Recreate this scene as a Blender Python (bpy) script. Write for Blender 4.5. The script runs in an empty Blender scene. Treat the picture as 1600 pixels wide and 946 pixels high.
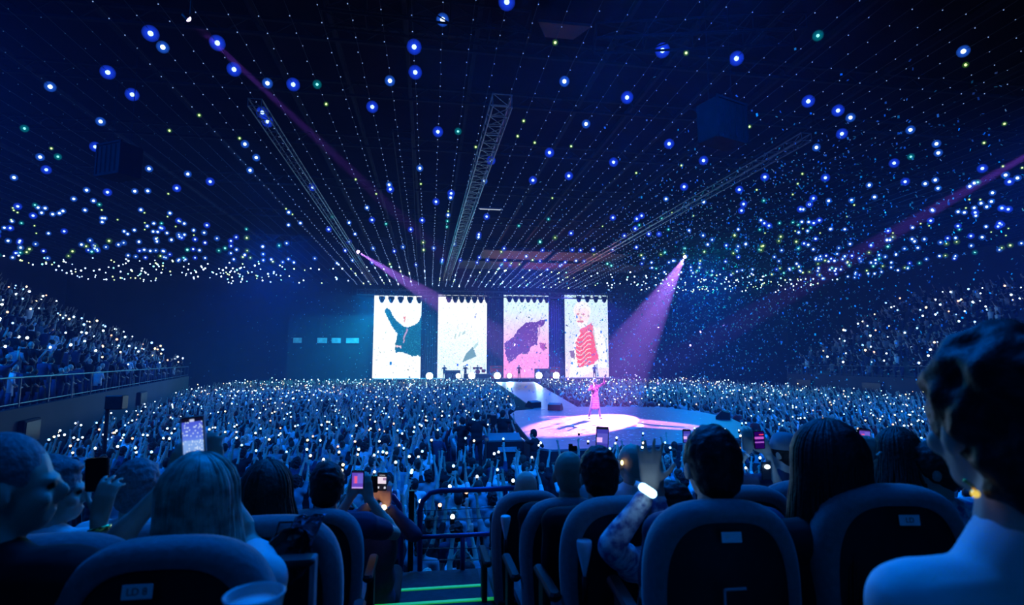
import bpy, math, random
import numpy as np
from mathutils import Vector, Matrix, noise as mnoise

SC = bpy.context.scene
COL = SC.collection
PI = math.pi
# ------------------------------------------------------------ camera
F = 850.0
YAW, PITCH = math.radians(8.6), math.radians(6.2)
EYE = Vector((0, 0, 4.1))
FWD = Vector((math.sin(YAW) * math.cos(PITCH), math.cos(YAW) * math.cos(PITCH), math.sin(PITCH)))
RIGHT = Vector((math.cos(YAW), -math.sin(YAW), 0))
UP = RIGHT.cross(FWD)
cam = bpy.data.cameras.new('camera')
cam.sensor_width = 36
cam.lens = F / 1600 * 36
cam.clip_start = 0.05
cam.clip_end = 500
cam.dof.use_dof = True
cam.dof.focus_distance = 25
cam.dof.aperture_fstop = 3.2
cam_ob = bpy.data.objects.new('camera', cam)
cam_ob.location = EYE
cam_ob.rotation_euler = (PI / 2 + PITCH, 0, -YAW)
COL.objects.link(cam_ob)
SC.camera = cam_ob
SC.view_settings.view_transform = 'Standard'
SC.view_settings.look = 'None'
SC.view_settings.exposure = 0
SC.view_settings.gamma = 1
SC.view_settings.use_curve_mapping = False
cy = SC.cycles
cy.max_bounces = 4
cy.diffuse_bounces = 2
cy.glossy_bounces = 2
cy.transmission_bounces = 3
cy.volume_bounces = 0
cy.transparent_max_bounces = 24
cy.sample_clamp_indirect = 2.0
cy.use_denoising = True

def pt(px, py, D):
    """point seen at a photo pixel at depth D metres along the view axis"""
    return EYE + D * (FWD + (px - 800) / F * RIGHT - (py - 473) / F * UP)

def gp(px, py, z):
    """point on the level z seen at a photo pixel"""
    d = FWD + (px - 800) / F * RIGHT - (py - 473) / F * UP
    return EYE + d * ((z - EYE.z) / d.z)

def proj(v):
    d = Vector(v) - EYE
    D = d.dot(FWD)
    return (800 + F * d.dot(RIGHT) / D, 473 - F * d.dot(UP) / D, D) if D > 0.01 else (-9999, -9999, D)

# ------------------------------------------------------------ world and lights
w = bpy.data.worlds.new('dark_arena')
SC.world = w
w.use_nodes = True
w.node_tree.nodes['Background'].inputs[0].default_value = (0.0, 0.012, 0.05, 1)
w.node_tree.nodes['Background'].inputs[1].default_value = 0.12

def lamp(kind, name, loc, target, energy, color, **kw):
    l = bpy.data.lights.new(name, kind)
    l.energy = energy
    l.color = color
    for k, v in kw.items():
        setattr(l, k, v)
    o = bpy.data.objects.new(name, l)
    o.location = loc
    if target is not None:
        o.rotation_euler = (Vector(target) - Vector(loc)).to_track_quat('-Z', 'Y').to_euler()
    COL.objects.link(o)
    return o

BLUE = (0.015, 0.22, 1.0)
CYAN = (0.0, 0.16, 1.0)
# rig wash over the standing floor
for x, y, tx, ty, en in ((-16, 12, -6, 20, 2100), (-12, 42, -8, 39, 2700), (5, 8, 8, 20, 2200), (8, 44, 8, 41, 2700), (28, 15, 20, 25, 2900), (24, 46, 21, 43, 2700)):
    lamp('AREA', 'blue_wash', (x, y, 12.6), (tx, ty, 0), en, CYAN, shape='SQUARE', size=5, spread=math.radians(130))
# wash from the front rig on to the seats and the people in them
lamp('AREA', 'seat_wash', (1.5, 8, 10.5), (0.6, 1.2, 3.2), 950, (0.0, 0.18, 1.0), shape='SQUARE', size=4)
lamp('AREA', 'seat_top_wash', (2.0, 2.5, 12.0), (0.4, 1.6, 3.0), 170, (0.0, 0.16, 1.0), shape='SQUARE', size=3)
lamp('AREA', 'rear_fill', (-1, -5.5, 8.5), (0.4, 1.6, 3.4), 42, (0.0, 0.22, 1.0), shape='SQUARE', size=3)  # added fill from behind the camera, no fixture known there
# house light on the side tiers
lamp('AREA', 'tier_wash', (-8, 30, 13), (-24, 40, 4), 420, BLUE, shape='SQUARE', size=4)
lamp('AREA', 'tier_wash', (28, 30, 13), (44, 36, 4), 450, BLUE, shape='SQUARE', size=4)
# teal and violet glow in the haze at both sides of the screens
STAR = gp(932, 655, 1.5)
PURPLE = (0.42, 0.16, 1.0)
PINK = (0.85, 0.42, 1.0)
SPOTS = [  # follow spots: source, energy, width
    (gp(560, 394, 13.2), 700000, 5.5), (gp(1070, 402, 13.0), 700000, 8.5),
    (gp(297, 32, 13.4), 420000, 3.2), (gp(1720, 176, 13.2), 330000, 4.5)]
AIM = STAR + Vector((0.2, 0, 0.7))
for i, (s, e, a) in enumerate(SPOTS):
    lamp('SPOT', 'follow_spot_light', s, AIM, e, (0.7, 0.16, 1.0) if i > 1 else (1.0, 0.34, 1.0),
         spot_size=math.radians(a), spot_blend=0.35, shadow_soft_size=0.06)
lamp('AREA', 'confetti_teal_fill', (22, 40, 13), (20, 36, 0), 700, (0.0, 0.75, 0.6), shape='SQUARE', size=4)  # unseen light added so the green flakes read as green
lamp('AREA', 'stage_teal_glow', (-5, 72, 12), (-5, 70, 0), 11000, (0.0, 0.5, 0.85), shape='SQUARE', size=8)
lamp('AREA', 'stage_violet_glow', (22, 70, 12), (18, 70, 0), 4000, (0.12, 0.12, 1.0), shape='SQUARE', size=8)
lamp('SPOT', 'red_uplight', (12, 66, 5), gp(850, 405, 15), 9000, (1, 0.02, 0.06), spot_size=math.radians(55), spot_blend=0.6, shadow_soft_size=0.3)

# ------------------------------------------------------------ materials
def mat(name, color=(0.5, 0.5, 0.5), rough=0.7, metal=0.0, noise=0.0, scale=20.0, bump=0.0, sheen=0.0, emit=None, strength=0.0, sample=False, alpha=None, color2=None, spec=0.3):
    m = bpy.data.materials.new(name)
    m.use_nodes = True
    nt = m.node_tree
    b = nt.nodes['Principled BSDF']
    b.inputs['Base Color'].default_value = (*color, 1)
    b.inputs['Roughness'].default_value = rough
    b.inputs['Metallic'].default_value = metal
    b.inputs['Specular IOR Level'].default_value = spec
    if sheen:
        b.inputs['Sheen Weight'].default_value = sheen
    if alpha is not None:
        b.inputs['Alpha'].default_value = alpha
    if noise or bump:
        tc = nt.nodes.new('ShaderNodeTexCoord')
        n = nt.nodes.new('ShaderNodeTexNoise')
        n.inputs['Scale'].default_value = scale
        n.inputs['Detail'].default_value = 4
        nt.links.new(tc.outputs['Object'], n.inputs['Vector'])
        if noise:
            r = nt.nodes.new('ShaderNodeValToRGB')
            c2 = color2 or tuple(c * (1 - noise) for c in color)
            r.color_ramp.elements[0].color = (*c2, 1)
            r.color_ramp.elements[1].color = (*color, 1)
            r.color_ramp.elements[0].position = 0.38
            r.color_ramp.elements[1].position = 0.62
            nt.links.new(n.outputs['Fac'], r.inputs['Fac'])
            nt.links.new(r.outputs['Color'], b.inputs['Base Color'])
        if bump:
            bp = nt.nodes.new('ShaderNodeBump')
            bp.inputs['Strength'].default_value = bump
            bp.inputs['Distance'].default_value = 0.01
            nt.links.new(n.outputs['Fac'], bp.inputs['Height'])
            nt.links.new(bp.outputs['Normal'], b.inputs['Normal'])
    if emit:
        b.inputs['Emission Color'].default_value = (*emit, 1)
        b.inputs['Emission Strength'].default_value = strength
    m.cycles.emission_sampling = 'AUTO' if sample else 'NONE'
    return m

def glow(name, color, strength, sample=False):
    m = bpy.data.materials.new(name)
    m.use_nodes = True
    nt = m.node_tree
    nt.nodes.clear()
    o = nt.nodes.new('ShaderNodeOutputMaterial')
    e = nt.nodes.new('ShaderNodeEmission')
    e.inputs[0].default_value = (*color, 1)
    e.inputs[1].default_value = strength
    nt.links.new(e.outputs[0], o.inputs[0])
    m.cycles.emission_sampling = 'AUTO' if sample else 'NONE'
    return m

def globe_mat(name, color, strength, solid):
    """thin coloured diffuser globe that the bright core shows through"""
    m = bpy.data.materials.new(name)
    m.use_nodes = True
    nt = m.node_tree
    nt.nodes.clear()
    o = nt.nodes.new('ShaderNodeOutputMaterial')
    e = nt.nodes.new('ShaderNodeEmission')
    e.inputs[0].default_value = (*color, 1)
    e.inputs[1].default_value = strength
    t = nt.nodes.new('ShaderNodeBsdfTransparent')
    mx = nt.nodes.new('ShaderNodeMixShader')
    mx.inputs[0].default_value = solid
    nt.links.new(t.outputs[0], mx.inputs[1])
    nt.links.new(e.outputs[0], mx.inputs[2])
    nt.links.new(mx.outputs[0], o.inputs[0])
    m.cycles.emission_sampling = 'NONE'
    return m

def attr_emit(name, strength, sample):
    m = bpy.data.materials.new(name)
    m.use_nodes = True
    nt = m.node_tree
    nt.nodes.clear()
    o = nt.nodes.new('ShaderNodeOutputMaterial')
    e = nt.nodes.new('ShaderNodeEmission')
    a = nt.nodes.new('ShaderNodeVertexColor')
    a.layer_name = 'picture'
    e.inputs[1].default_value = strength
    nt.links.new(a.outputs[0], e.inputs[0])
    nt.links.new(e.outputs[0], o.inputs[0])
    m.cycles.emission_sampling = 'AUTO' if sample else 'NONE'
    return m

M = dict(
    concrete=mat('dark_concrete', (0.10, 0.10, 0.11), 0.9, noise=0.3, scale=1.5, bump=0.1),
    floor=mat('arena_floor', (0.06, 0.06, 0.07), 0.7, noise=0.3, scale=0.8),
    wall=mat('dark_wall_cladding', (0.028, 0.03, 0.04), 0.85, noise=0.25, scale=0.4),
    ceiling=mat('black_ceiling', (0.008, 0.008, 0.011), 1.0, noise=0.3, scale=0.5, spec=0.0),
    ceiling_panel=mat('acoustic_panel', (0.04, 0.025, 0.03), 0.9, noise=0.2, scale=0.7),
    steel=mat('rig_steel', (0.10, 0.105, 0.12), 0.45, metal=0.7, noise=0.2, scale=4),
    black_metal=mat('black_metal', (0.02, 0.02, 0.022), 0.5, metal=0.4, noise=0.2, scale=8),
    rail=mat('violet_painted_steel', (0.12, 0.07, 0.22), 0.35, metal=0.5, noise=0.15, scale=9),
    seat_fabric=mat('seat_fabric', (0.16, 0.17, 0.19), 0.95, noise=0.15, scale=60, bump=0.25, sheen=0.2),
    seat_shell=mat('seat_back_plastic', (0.012, 0.012, 0.014), 0.6, noise=0.2, scale=30, bump=0.05),
    plate=mat('white_number_plate', (0.8, 0.8, 0.82), 0.4, noise=0.06, scale=50),
    ink=mat('black_ink', (0.02, 0.02, 0.02), 0.5),
    stage=mat('stage_deck_vinyl', (0.17, 0.17, 0.19), 0.42, noise=0.15, scale=3, bump=0.05),
    stage_mark=mat('white_stage_paint', (0.8, 0.8, 0.82), 0.45, noise=0.1, scale=5),
    drape=mat('black_drape', (0.02, 0.02, 0.024), 0.95, noise=0.3, scale=6),
    grey_drape=mat('violet_grey_drape', (0.10, 0.08, 0.16), 0.95, noise=0.3, scale=6),
    skin=mat('skin', (0.55, 0.38, 0.30), 0.55, noise=0.1, scale=25, bump=0.05),
    skin2=mat('tanned_skin', (0.38, 0.25, 0.18), 0.55, noise=0.1, scale=25, bump=0.05),
    hair_dark=mat('dark_hair', (0.012, 0.010, 0.010), 0.6, noise=0.4, scale=70, bump=0.5),
    hair_brown=mat('brown_hair', (0.05, 0.035, 0.025), 0.6, noise=0.4, scale=70, bump=0.5),
    hair_grey=mat('grey_hair', (0.20, 0.20, 0.21), 0.7, noise=0.35, scale=80, bump=0.5),
    hair_blond=mat('blond_hair', (0.6, 0.5, 0.4), 0.4, noise=0.6, scale=30, bump=0.4),
    white_cloth=mat('white_cloth', (0.75, 0.75, 0.76), 0.9, noise=0.08, scale=15, bump=0.2),
    print_cloth=mat('white_cloth_dark_flowers', (0.75, 0.75, 0.77), 0.9, noise=0.8, scale=28, color2=(0.12, 0.13, 0.3)),
    grey_cloth=mat('grey_cloth', (0.26, 0.27, 0.3), 0.9, noise=0.15, scale=15, bump=0.2),
    navy_cloth=mat('navy_cloth', (0.04, 0.05, 0.1), 0.9, noise=0.2, scale=15, bump=0.2),
    black_cloth=mat('black_cloth', (0.012, 0.012, 0.014), 0.9, noise=0.2, scale=15, bump=0.2),
    teal_cloth=mat('teal_cloth', (0.08, 0.3, 0.36), 0.9, noise=0.2, scale=15, bump=0.2),
    red_cloth=mat('red_cloth', (0.5, 0.03, 0.04), 0.9, noise=0.2, scale=15),
    pink_coat=mat('dusty_pink_coat', (0.16, 0.07, 0.12), 0.8, noise=0.3, scale=12),
    phone_body=mat('black_phone_glass', (0.01, 0.01, 0.012), 0.15),
    phone_edge=mat('pale_phone_edge', (0.6, 0.6, 0.62), 0.3, metal=0.6),
    clear=mat('frosted_plastic', (0.7, 0.75, 0.8), 0.3, alpha=0.6, noise=0.1, scale=12),
    white_plastic=mat('milky_white_plastic', (0.8, 0.82, 0.84), 0.35, noise=0.06, scale=10),
    gold=mat('gold', (0.9, 0.6, 0.15), 0.25, metal=1.0),
    steps=mat('step_tread', (0.045, 0.05, 0.06), 0.85, noise=0.25, scale=20, bump=0.2),
    green_tape=mat('luminous_green_tape', (0.1, 0.8, 0.2), 0.6, emit=(0.02, 0.55, 0.10), strength=0.42, noise=0.1, scale=30),
    bag=mat('glossy_black_bag', (0.008, 0.008, 0.01), 0.25, noise=0.3, scale=12, bump=0.6),
    foil=mat('iridescent_wrapper', (0.35, 0.3, 0.45), 0.18, metal=0.85, noise=0.6, scale=9, bump=0.8, color2=(0.05, 0.15, 0.2)),
    glass=mat('control_room_glass', (0.3, 0.4, 0.45), 0.15, emit=(0.05, 0.35, 0.6), strength=0.25, noise=0.4, scale=2),
    lens=glow('white_torch', (0.62, 0.82, 1.0), 5),
    lens_blue=glow('blue_torch', (0.22, 0.5, 1.0), 5),
    lens_yellow=glow('yellow_torch', (1.0, 0.78, 0.4), 4),
    lens_orange=glow('orange_torch', (1.0, 0.5, 0.3), 3),
    blinder=glow('blinder_lens', (0.8, 0.93, 1.0), 12),
    spot_lens=glow('spot_lens', (0.85, 0.55, 1.0), 14),
    band=glow('glowing_wristband', (0.35, 0.7, 1.0), 5),
    core_blue=glow('lamp_core_blue', (0.35, 0.55, 1.0), 5), core_white=glow('lamp_core_white', (0.6, 0.78, 1.0), 6),
    core_teal=glow('lamp_core_teal', (0.25, 0.9, 0.85), 3.5), core_lime=glow('lamp_core_lime', (0.75, 1.0, 0.4), 2.8),
    globe_blue=globe_mat('globe_blue', (0.01, 0.06, 1.0), 1.0, 0.13), globe_white=globe_mat('globe_white', (0.02, 0.15, 1.0), 0.9, 0.12),  # emissive shell colours for the bloom round each lamp
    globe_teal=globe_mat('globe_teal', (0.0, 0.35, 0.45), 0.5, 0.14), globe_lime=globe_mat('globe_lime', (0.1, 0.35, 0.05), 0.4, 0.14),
    bulb=glow('small_bulb', (0.28, 0.45, 0.9), 0.8), bulb_dim=glow('dim_bulb', (0.04, 0.14, 0.35), 0.4),
    wire=mat('grey_wire', (0.035, 0.035, 0.04), 0.8),
    conf_blue=mat('blue_confetti', (0.35, 0.65, 0.95), 0.4), conf_green=mat('green_confetti', (0.3, 0.95, 0.6), 0.4),
    conf_white=mat('white_confetti', (0.85, 0.85, 0.85), 0.4),
    picture=attr_emit('led_screen_picture', 1.12, True), roof=mat('roof_steel', (0.010, 0.011, 0.016), 0.9, noise=0.2, scale=4, spec=0.05), unit=mat('dark_unit_metal', (0.010, 0.011, 0.014), 0.9, noise=0.2, scale=4, spec=0.05), phone_picture=attr_emit('phone_screen_picture', 1.0, False),
)

# ------------------------------------------------------------ mesh helpers
class MB:
    """collects primitives for ONE mesh"""
    def __init__(s):
        s.v = []; s.f = []; s.mi = []
    def add(s, v, f, mi=0):
        n = len(s.v)
        s.v.extend([tuple(p) for p in v])
        s.f.extend([tuple(i + n for i in q) for q in f])
        s.mi.extend([mi] * len(f))
        return s
    def box(s, c, size, rot=None, mi=0, bev=0.0):
        hx, hy, hz = [k / 2 for k in size]
        c = Vector(c)
        if bev <= 0:
            P = [Vector((x * hx, y * hy, z * hz)) for x in (-1, 1) for y in (-1, 1) for z in (-1, 1)]
            Fc = [(0, 1, 3, 2), (4, 6, 7, 5), (0, 4, 5, 1), (2, 3, 7, 6), (0, 2, 6, 4), (1, 5, 7, 3)]
        else:
            P = []; Fc = []
            def oct8(ax, ay, z):
                return [Vector((x, y, z)) for x, y in ((ax - bev, ay), (ax, ay - bev), (ax, -ay + bev), (ax - bev, -ay), (-ax + bev, -ay), (-ax, -ay + bev), (-ax, ay - bev), (-ax + bev, ay))]
            P += oct8(hx - bev * .6, hy - bev * .6, -hz) + oct8(hx, hy, -hz + bev) + oct8(hx, hy, hz - bev) + oct8(hx - bev * .6, hy - bev * .6, hz)
            for L in range(3):
                for i in range(8):
                    j = (i + 1) % 8
                    Fc.append((L * 8 + i, L * 8 + 8 + i, L * 8 + 8 + j, L * 8 + j))
            Fc.append(tuple(range(8))); Fc.append(tuple(reversed(range(24, 32))))
        if rot is not None:
            P = [rot @ p for p in P]
        return s.add([p + c for p in P], Fc, mi)
    def tube(s, pts, r, n=8, mi=0, close=True):
        pts = [Vector(p) for p in pts]
        rs = r if isinstance(r, (list, tuple)) else [r] * len(pts)
        V = []; Fc = []
        prev = None
        for i, p in enumerate(pts):
            a = pts[max(i - 1, 0)]; b = pts[min(i + 1, len(pts) - 1)]
            t = (b - a).normalized()
            if prev is None:
                u = t.orthogonal().normalized()
            else:
                u = (prev - t * prev.dot(t))
                u = u.normalized() if u.length > 1e-6 else t.orthogonal().normalized()
            prev = u
            q = t.cross(u)
            for k in range(n):
                a2 = 2 * PI * k / n
                V.append(p + (u * math.cos(a2) + q * math.sin(a2)) * rs[i])
        for i in range(len(pts) - 1):
            for k in range(n):
                j = (k + 1) % n
                Fc.append((i * n + k, i * n + j, (i + 1) * n + j, (i + 1) * n + k))
        if close:
            Fc.append(tuple(reversed(range(n)))); Fc.append(tuple(range((len(pts) - 1) * n, len(pts) * n)))
        return s.add(V, Fc, mi)
    def ell(s, c, r, rot=None, n=12, m=8, mi=0):
        c = Vector(c); V = []; Fc = []
        if not isinstance(r, (tuple, list)):
            r = (r, r, r)
        for i in range(1, m):
            th = PI * i / m
            for k in range(n):
                ph = 2 * PI * k / n
                V.append(Vector((r[0] * math.sin(th) * math.cos(ph), r[1] * math.sin(th) * math.sin(ph), r[2] * math.cos(th))))
        V.append(Vector((0, 0, r[2]))); V.append(Vector((0, 0, -r[2])))
        T, B = len(V) - 2, len(V) - 1
        for i in range(m - 2):
            for k in range(n):
                j = (k + 1) % n
                Fc.append((i * n + k, (i + 1) * n + k, (i + 1) * n + j, i * n + j))
        for k in range(n):
            j = (k + 1) % n
            Fc.append((T, k, j)); Fc.append((B, (m - 2) * n + j, (m - 2) * n + k))
        if rot is not None:
            V = [rot @ p for p in V]
        return s.add([p + c for p in V], Fc, mi)
    def cap(s, a, ra, b, rb, n=10, mi=0):
        """tapered capsule"""
        a, b = Vector(a), Vector(b)
        d = (b - a)
        if d.length < 1e-6:
            return s.ell(a, ra, mi=mi)
        t = d.normalized()
        pts = []; rs = []
        for k in (1, 0.85, 0.5):
            pts.append(a - t * ra * k); rs.append(max(ra * math.sqrt(max(0, 1 - k * k)), ra * 0.05))
        pts.append(a); rs.append(ra); pts.append(b); rs.append(rb)
        for k in (0.5, 0.85, 1):
            pts.append(b + t * rb * k); rs.append(max(rb * math.sqrt(max(0, 1 - k * k)), rb * 0.05))
        return s.tube(pts, rs, n, mi)
    def lathe(s, prof, c=(0, 0, 0), n=20, mi=0, rot=None):
        c = Vector(c)
        V = []; Fc = []
        for r, z in prof:
            for k in range(n):
                a = 2 * PI * k / n
                p = Vector((r * math.cos(a), r * math.sin(a), z))
                V.append((rot @ p if rot is not None else p) + c)
        for i in range(len(prof) - 1):
            for k in range(n):
                j = (k + 1) % n
                Fc.append((i * n + k, i * n + j, (i + 1) * n + j, (i + 1) * n + k))
        return s.add(V, Fc, mi)
    def quad(s, a, b, c, d, mi=0):
        return s.add([a, b, c, d], [(0, 1, 2, 3)], mi)
    def prism(s, poly, z0, z1, mi=0):
        n = len(poly)
        V = [(x, y, z0) for x, y in poly] + [(x, y, z1) for x, y in poly]
        Fc = [tuple(reversed(range(n))), tuple(range(n, 2 * n))] + [(i, (i + 1) % n, n + (i + 1) % n, n + i) for i in range(n)]
        return s.add(V, Fc, mi)
    def mesh(s, name, mats, smooth=False):
        me = bpy.data.meshes.new(name)
        me.from_pydata([tuple(p) for p in s.v], [], s.f)
        for m in (mats if isinstance(mats, (list, tuple)) else [mats]):
            me.materials.append(m)
        if len(set(s.mi)) > 1:
            me.polygons.foreach_set('material_index', s.mi)
        if smooth:
            me.polygons.foreach_set('use_smooth', [True] * len(s.f))
        me.update()
        return me
    def build(s, name, mats, parent=None, smooth=False, loc=None):
        return link(name, s.mesh(name, mats, smooth), parent, loc)

def link(name, me, parent=None, loc=None):
    o = bpy.data.objects.new(name, me)
    COL.objects.link(o)
    if parent is not None:
        o.parent = parent
    if loc is not None:
        o.location = loc
    return o

BAKE = bpy.data.scenes.new('workshop')
JOBS = []
def bake(mb, name, mats, voxel, smooth=2, rough=0.0, rscale=20.0):
    """voxel-union of the collected primitives as one continuous surface; finished by flush()"""
    ph_ = bpy.data.meshes.new(name)
    JOBS.append((mb.mesh(name + '_raw', mats), ph_, name, mats, voxel, smooth, rough, rscale))
    return ph_

def flush():
    made = []
    for me, ph_, name, mats, voxel, smooth, rough, rscale in JOBS:
        o = bpy.data.objects.new('raw', me)
        BAKE.collection.objects.link(o)
        r = o.modifiers.new('r', 'REMESH'); r.mode = 'VOXEL'; r.voxel_size = voxel; r.use_smooth_shade = True
        if smooth:
            m2 = o.modifiers.new('s', 'SMOOTH'); m2.iterations = smooth; m2.factor = 0.6
        made.append(o)
    with bpy.context.temp_override(scene=BAKE, view_layer=BAKE.view_layers[0]):
        dg = bpy.context.evaluated_depsgraph_get()
    outs = [bpy.data.meshes.new_from_object(o.evaluated_get(dg)) for o in made]
    for o, out, (me, ph_, name, mats, voxel, smooth, rough, rscale) in zip(made, outs, JOBS):
        if rough:
            n_ = len(out.vertices)
            co = np.empty(n_ * 3, np.float32); no = np.empty(n_ * 3, np.float32)
            out.vertices.foreach_get('co', co); out.vertex_normals.foreach_get('vector', no)
            co = co.reshape(-1, 3); no = no.reshape(-1, 3)
            k_ = np.array([mnoise.noise(Vector(c) * rscale) for c in co.tolist()], np.float32) * rough
            out.vertices.foreach_set('co', (co + no * k_[:, None]).reshape(-1))
        out.polygons.foreach_set('use_smooth', [True] * len(out.polygons))
        out.materials.clear()
        for m in (mats if isinstance(mats, (list, tuple)) else [mats]):
            out.materials.append(m)
        out.update()
        ph_.user_remap(out)
        bpy.data.meshes.remove(ph_)
        out.name = name
    bpy.data.batch_remove(made)
    bpy.data.batch_remove([j[0] for j in JOBS])
    JOBS.clear()

def tag(o, label=None, cat=None, group=None, kind=None):
    if label: o['label'] = label
    if cat: o['category'] = cat
    if group: o['group'] = group
    if kind: o['kind'] = kind
    return o

def thing(name, label, cat, loc=(0, 0, 0), rz=0.0, group=None):
    o = bpy.data.objects.new(name, None)
    o.empty_display_size = 0.1
    COL.objects.link(o)
    o.location = loc
    o.rotation_euler = (0, 0, rz)
    return tag(o, label, cat, group)

def struct(o):
    o['kind'] = 'structure'
    return o

rnd = random.Random(7)
rng = np.random.default_rng(11)
# ------------------------------------------------------------ the hall
XL, XR, YB, ZC = -48.0, 57.0, 80.0, 16.0
struct(MB().box(((XL + XR) / 2, 37, -0.1), (XR - XL, 90, 0.2)).build('floor', M['floor']))
struct(MB().box(((XL + XR) / 2, 37, ZC + 0.15), (XR - XL, 90, 0.3)).build('ceiling', M['ceiling']))
struct(MB().box((XL - 0.15, 37, ZC / 2), (0.3, 90, ZC)).build('wall_left', M['wall']))
struct(MB().box((XR + 0.15, 37, ZC / 2), (0.3, 90, ZC)).build('wall_right', M['wall']))
struct(MB().box(((XL + XR) / 2, YB + 0.15, ZC / 2), (XR - XL, 0.3, ZC)).build('wall_back', M['wall']))
# haze that fills the hall
hz = MB().box((3.0, 43.5, 7.8), (94, 70, 15.4)).build('stage_haze', None)
hm = bpy.data.materials.new('haze'); hm.use_nodes = True; nt = hm.node_tree; nt.nodes.clear()
_o = nt.nodes.new('ShaderNodeOutputMaterial'); _v = nt.nodes.new('ShaderNodeVolumeScatter')
_v.inputs['Color'].default_value = (0.40, 0.46, 1, 1); _v.inputs['Density'].default_value = 0.0024; _v.inputs['Anisotropy'].default_value = 0.25
nt.links.new(_v.outputs[0], _o.inputs['Volume'])
hz.data.materials.clear(); hz.data.materials.append(hm)
tag(hz, 'thin theatrical haze hanging through the whole arena', 'haze', kind='stuff')

# back wall control room, left of the screens
cr = thing('control_room', 'pale control room block with a row of small windows beside the screens', 'room block', (-13.2, 78.4, 0))
MB().box((0, 0, 5.2), (11.5, 2.4, 10.4)).build('block', M['wall'], cr)
for k, (a, b) in enumerate(((-5.0, -3.9), (-1.9, -0.6), (0.0, 1.2), (1.9, 3.6))):
    f = MB().box(((a + b) / 2, -1.23, 6.95), (b - a + 0.15, 0.08, 0.85)).build('window_frame', M['black_metal'], cr)
    MB().box(((a + b) / 2, -1.28, 6.95), (b - a, 0.04, 0.7)).build('pane', M['glass'], f)

# stepped seating blocks at both sides: front line A -> B, rows step back along N
BANKS = dict(left=(Vector((-10.3, 13, 0)), Vector((-21.5, 53, 0)), Vector((-.963, -.27, 0)), 2.7),
             right=(Vector((35.5, 12, 0)), Vector((35.5, 50, 0)), Vector((1, 0, 0)), 2.8))
RISE, ROWD, NROW = 0.43, 0.85, 17
def tier(side, name):
    A, B, N, z0 = BANKS[side]
    u = (B - A).normalized(); L = (B - A).length
    q = Matrix.Rotation(math.atan2(u.y, u.x) - PI / 2, 3, 'Z')
    mid = (A + B) / 2
    mb = MB()
    for k in range(NROW):
        z = z0 + k * RISE
        c = mid + N * (k * ROWD + ROWD / 2)
        mb.box((c.x, c.y, z / 2), (ROWD, L, z), q)
    struct(mb.build(name, M['concrete']))
    c = mid - N * 0.1
    struct(MB().box((c.x, c.y, (z0 + .1) / 2), (0.2, L, z0 + .1), q).build('trim_' + ('1' if side == 'left' else '2'), M['wall']))
    rl = thing('safety_railing', 'pale metal railing along the %s' % ('bank beside the speaker pole' if side == 'left' else 'bank beyond the confetti'), 'railing', A - N * .1 + Vector((0, 0, z0 + .1)))
    MB().tube([(0, 0, 0.85), u * L + Vector((0, 0, .85))], 0.03, 6).build('top_rail', M['steel'], rl)
    MB().tube([(0, 0, 0.12), u * L + Vector((0, 0, .12))], 0.02, 6).build('bottom_rail', M['steel'], rl)
    for k in range(19):
        p = u * (L * k / 18)
        MB().tube([p, p + Vector((0, 0, .85))], 0.035, 6).build('post', M['steel'], rl)
tier('left', 'seating_bank_left')
tier('right', 'seating_bank_right')
# front fascia boxes hung on the banks (dark screens)
for i, (side, f_, wd) in enumerate((('left', .12, 1.2), ('right', .72, 2.0), ('right', .93, 2.0), ('left', .5, 1.8))):
    A, B, N, z0 = BANKS[side]
    p = A.lerp(B, f_) - N * .29; u = (B - A).normalized()
    t = thing('fascia_panel', ['small dark speaker box on the bank wall above the pole', 'dark fascia box below the bank, close to the big black-haired head', 'dark fascia box below the bank, close to the stage', 'faint dark box halfway along the bank wall'][i], 'panel', (p.x, p.y, 2.1), math.atan2(u.y, u.x) - PI / 2)
    MB().box((0, 0, 0), (0.16, wd, 0.7), bev=0.02).build('case', M['drape'], t)
    MB().box((0.09 if side == 'left' else -0.09, 0, 0), (0.02, wd - .12, 0.58)).build('face', M['black_metal'], t)

# platform with the foreground rows: one mesh of steps
pl = MB()
def slab(y0, y1, x0, x1, z):
    pl.box(((x0 + x1) / 2, (y0 + y1) / 2, z / 2), (x1 - x0, y1 - y0, z))
AX0, AX1 = -0.30, 0.47     # the aisle
slab(-3, 1.05, -8, 9, 2.85)
for x0, x1 in ((-8, AX0 - 0.06), (AX1, 9)):
    slab(1.05, 1.9, x0, x1, 2.68); slab(1.9, 2.7, x0, x1, 2.53); slab(2.7, 3.5, x0, x1, 2.37); slab(3.5, 5.25, x0, x1, 2.2)
struct(pl.build('floor_terrace', M['concrete']))
st = MB()
for y0, y1, z in ((1.05, 1.9, 2.80), (1.9, 2.7, 2.66), (2.7, 3.8, 2.53), (3.8, 4.44, 2.37), (4.44, 5.25, 2.2)):
    st.box(((AX0 - 0.06 + AX1) / 2, (y0 + y1) / 2, z / 2), (AX1 - AX0 + 0.06, y1 - y0, z))
struct(st.build('floor_steps', M['steps']))
for y, z, lab in ((4.42, 2.37, 'glowing green strip on the lowest aisle step edge'), (3.78, 2.53, 'glowing green strip on the aisle step nearer the camera')):
    a, b = (AX0 - .04, AX1 - .02)
    g = MB().box(((a + b) / 2, y, z + 0.004), (b - a, 0.035, 0.008)).box(((a + b) / 2, y + .021, z - 0.01), (b - a, 0.006, 0.03))
    tag(g.build('step_edge_strip', M['green_tape']), lab, 'step strip')

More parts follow.
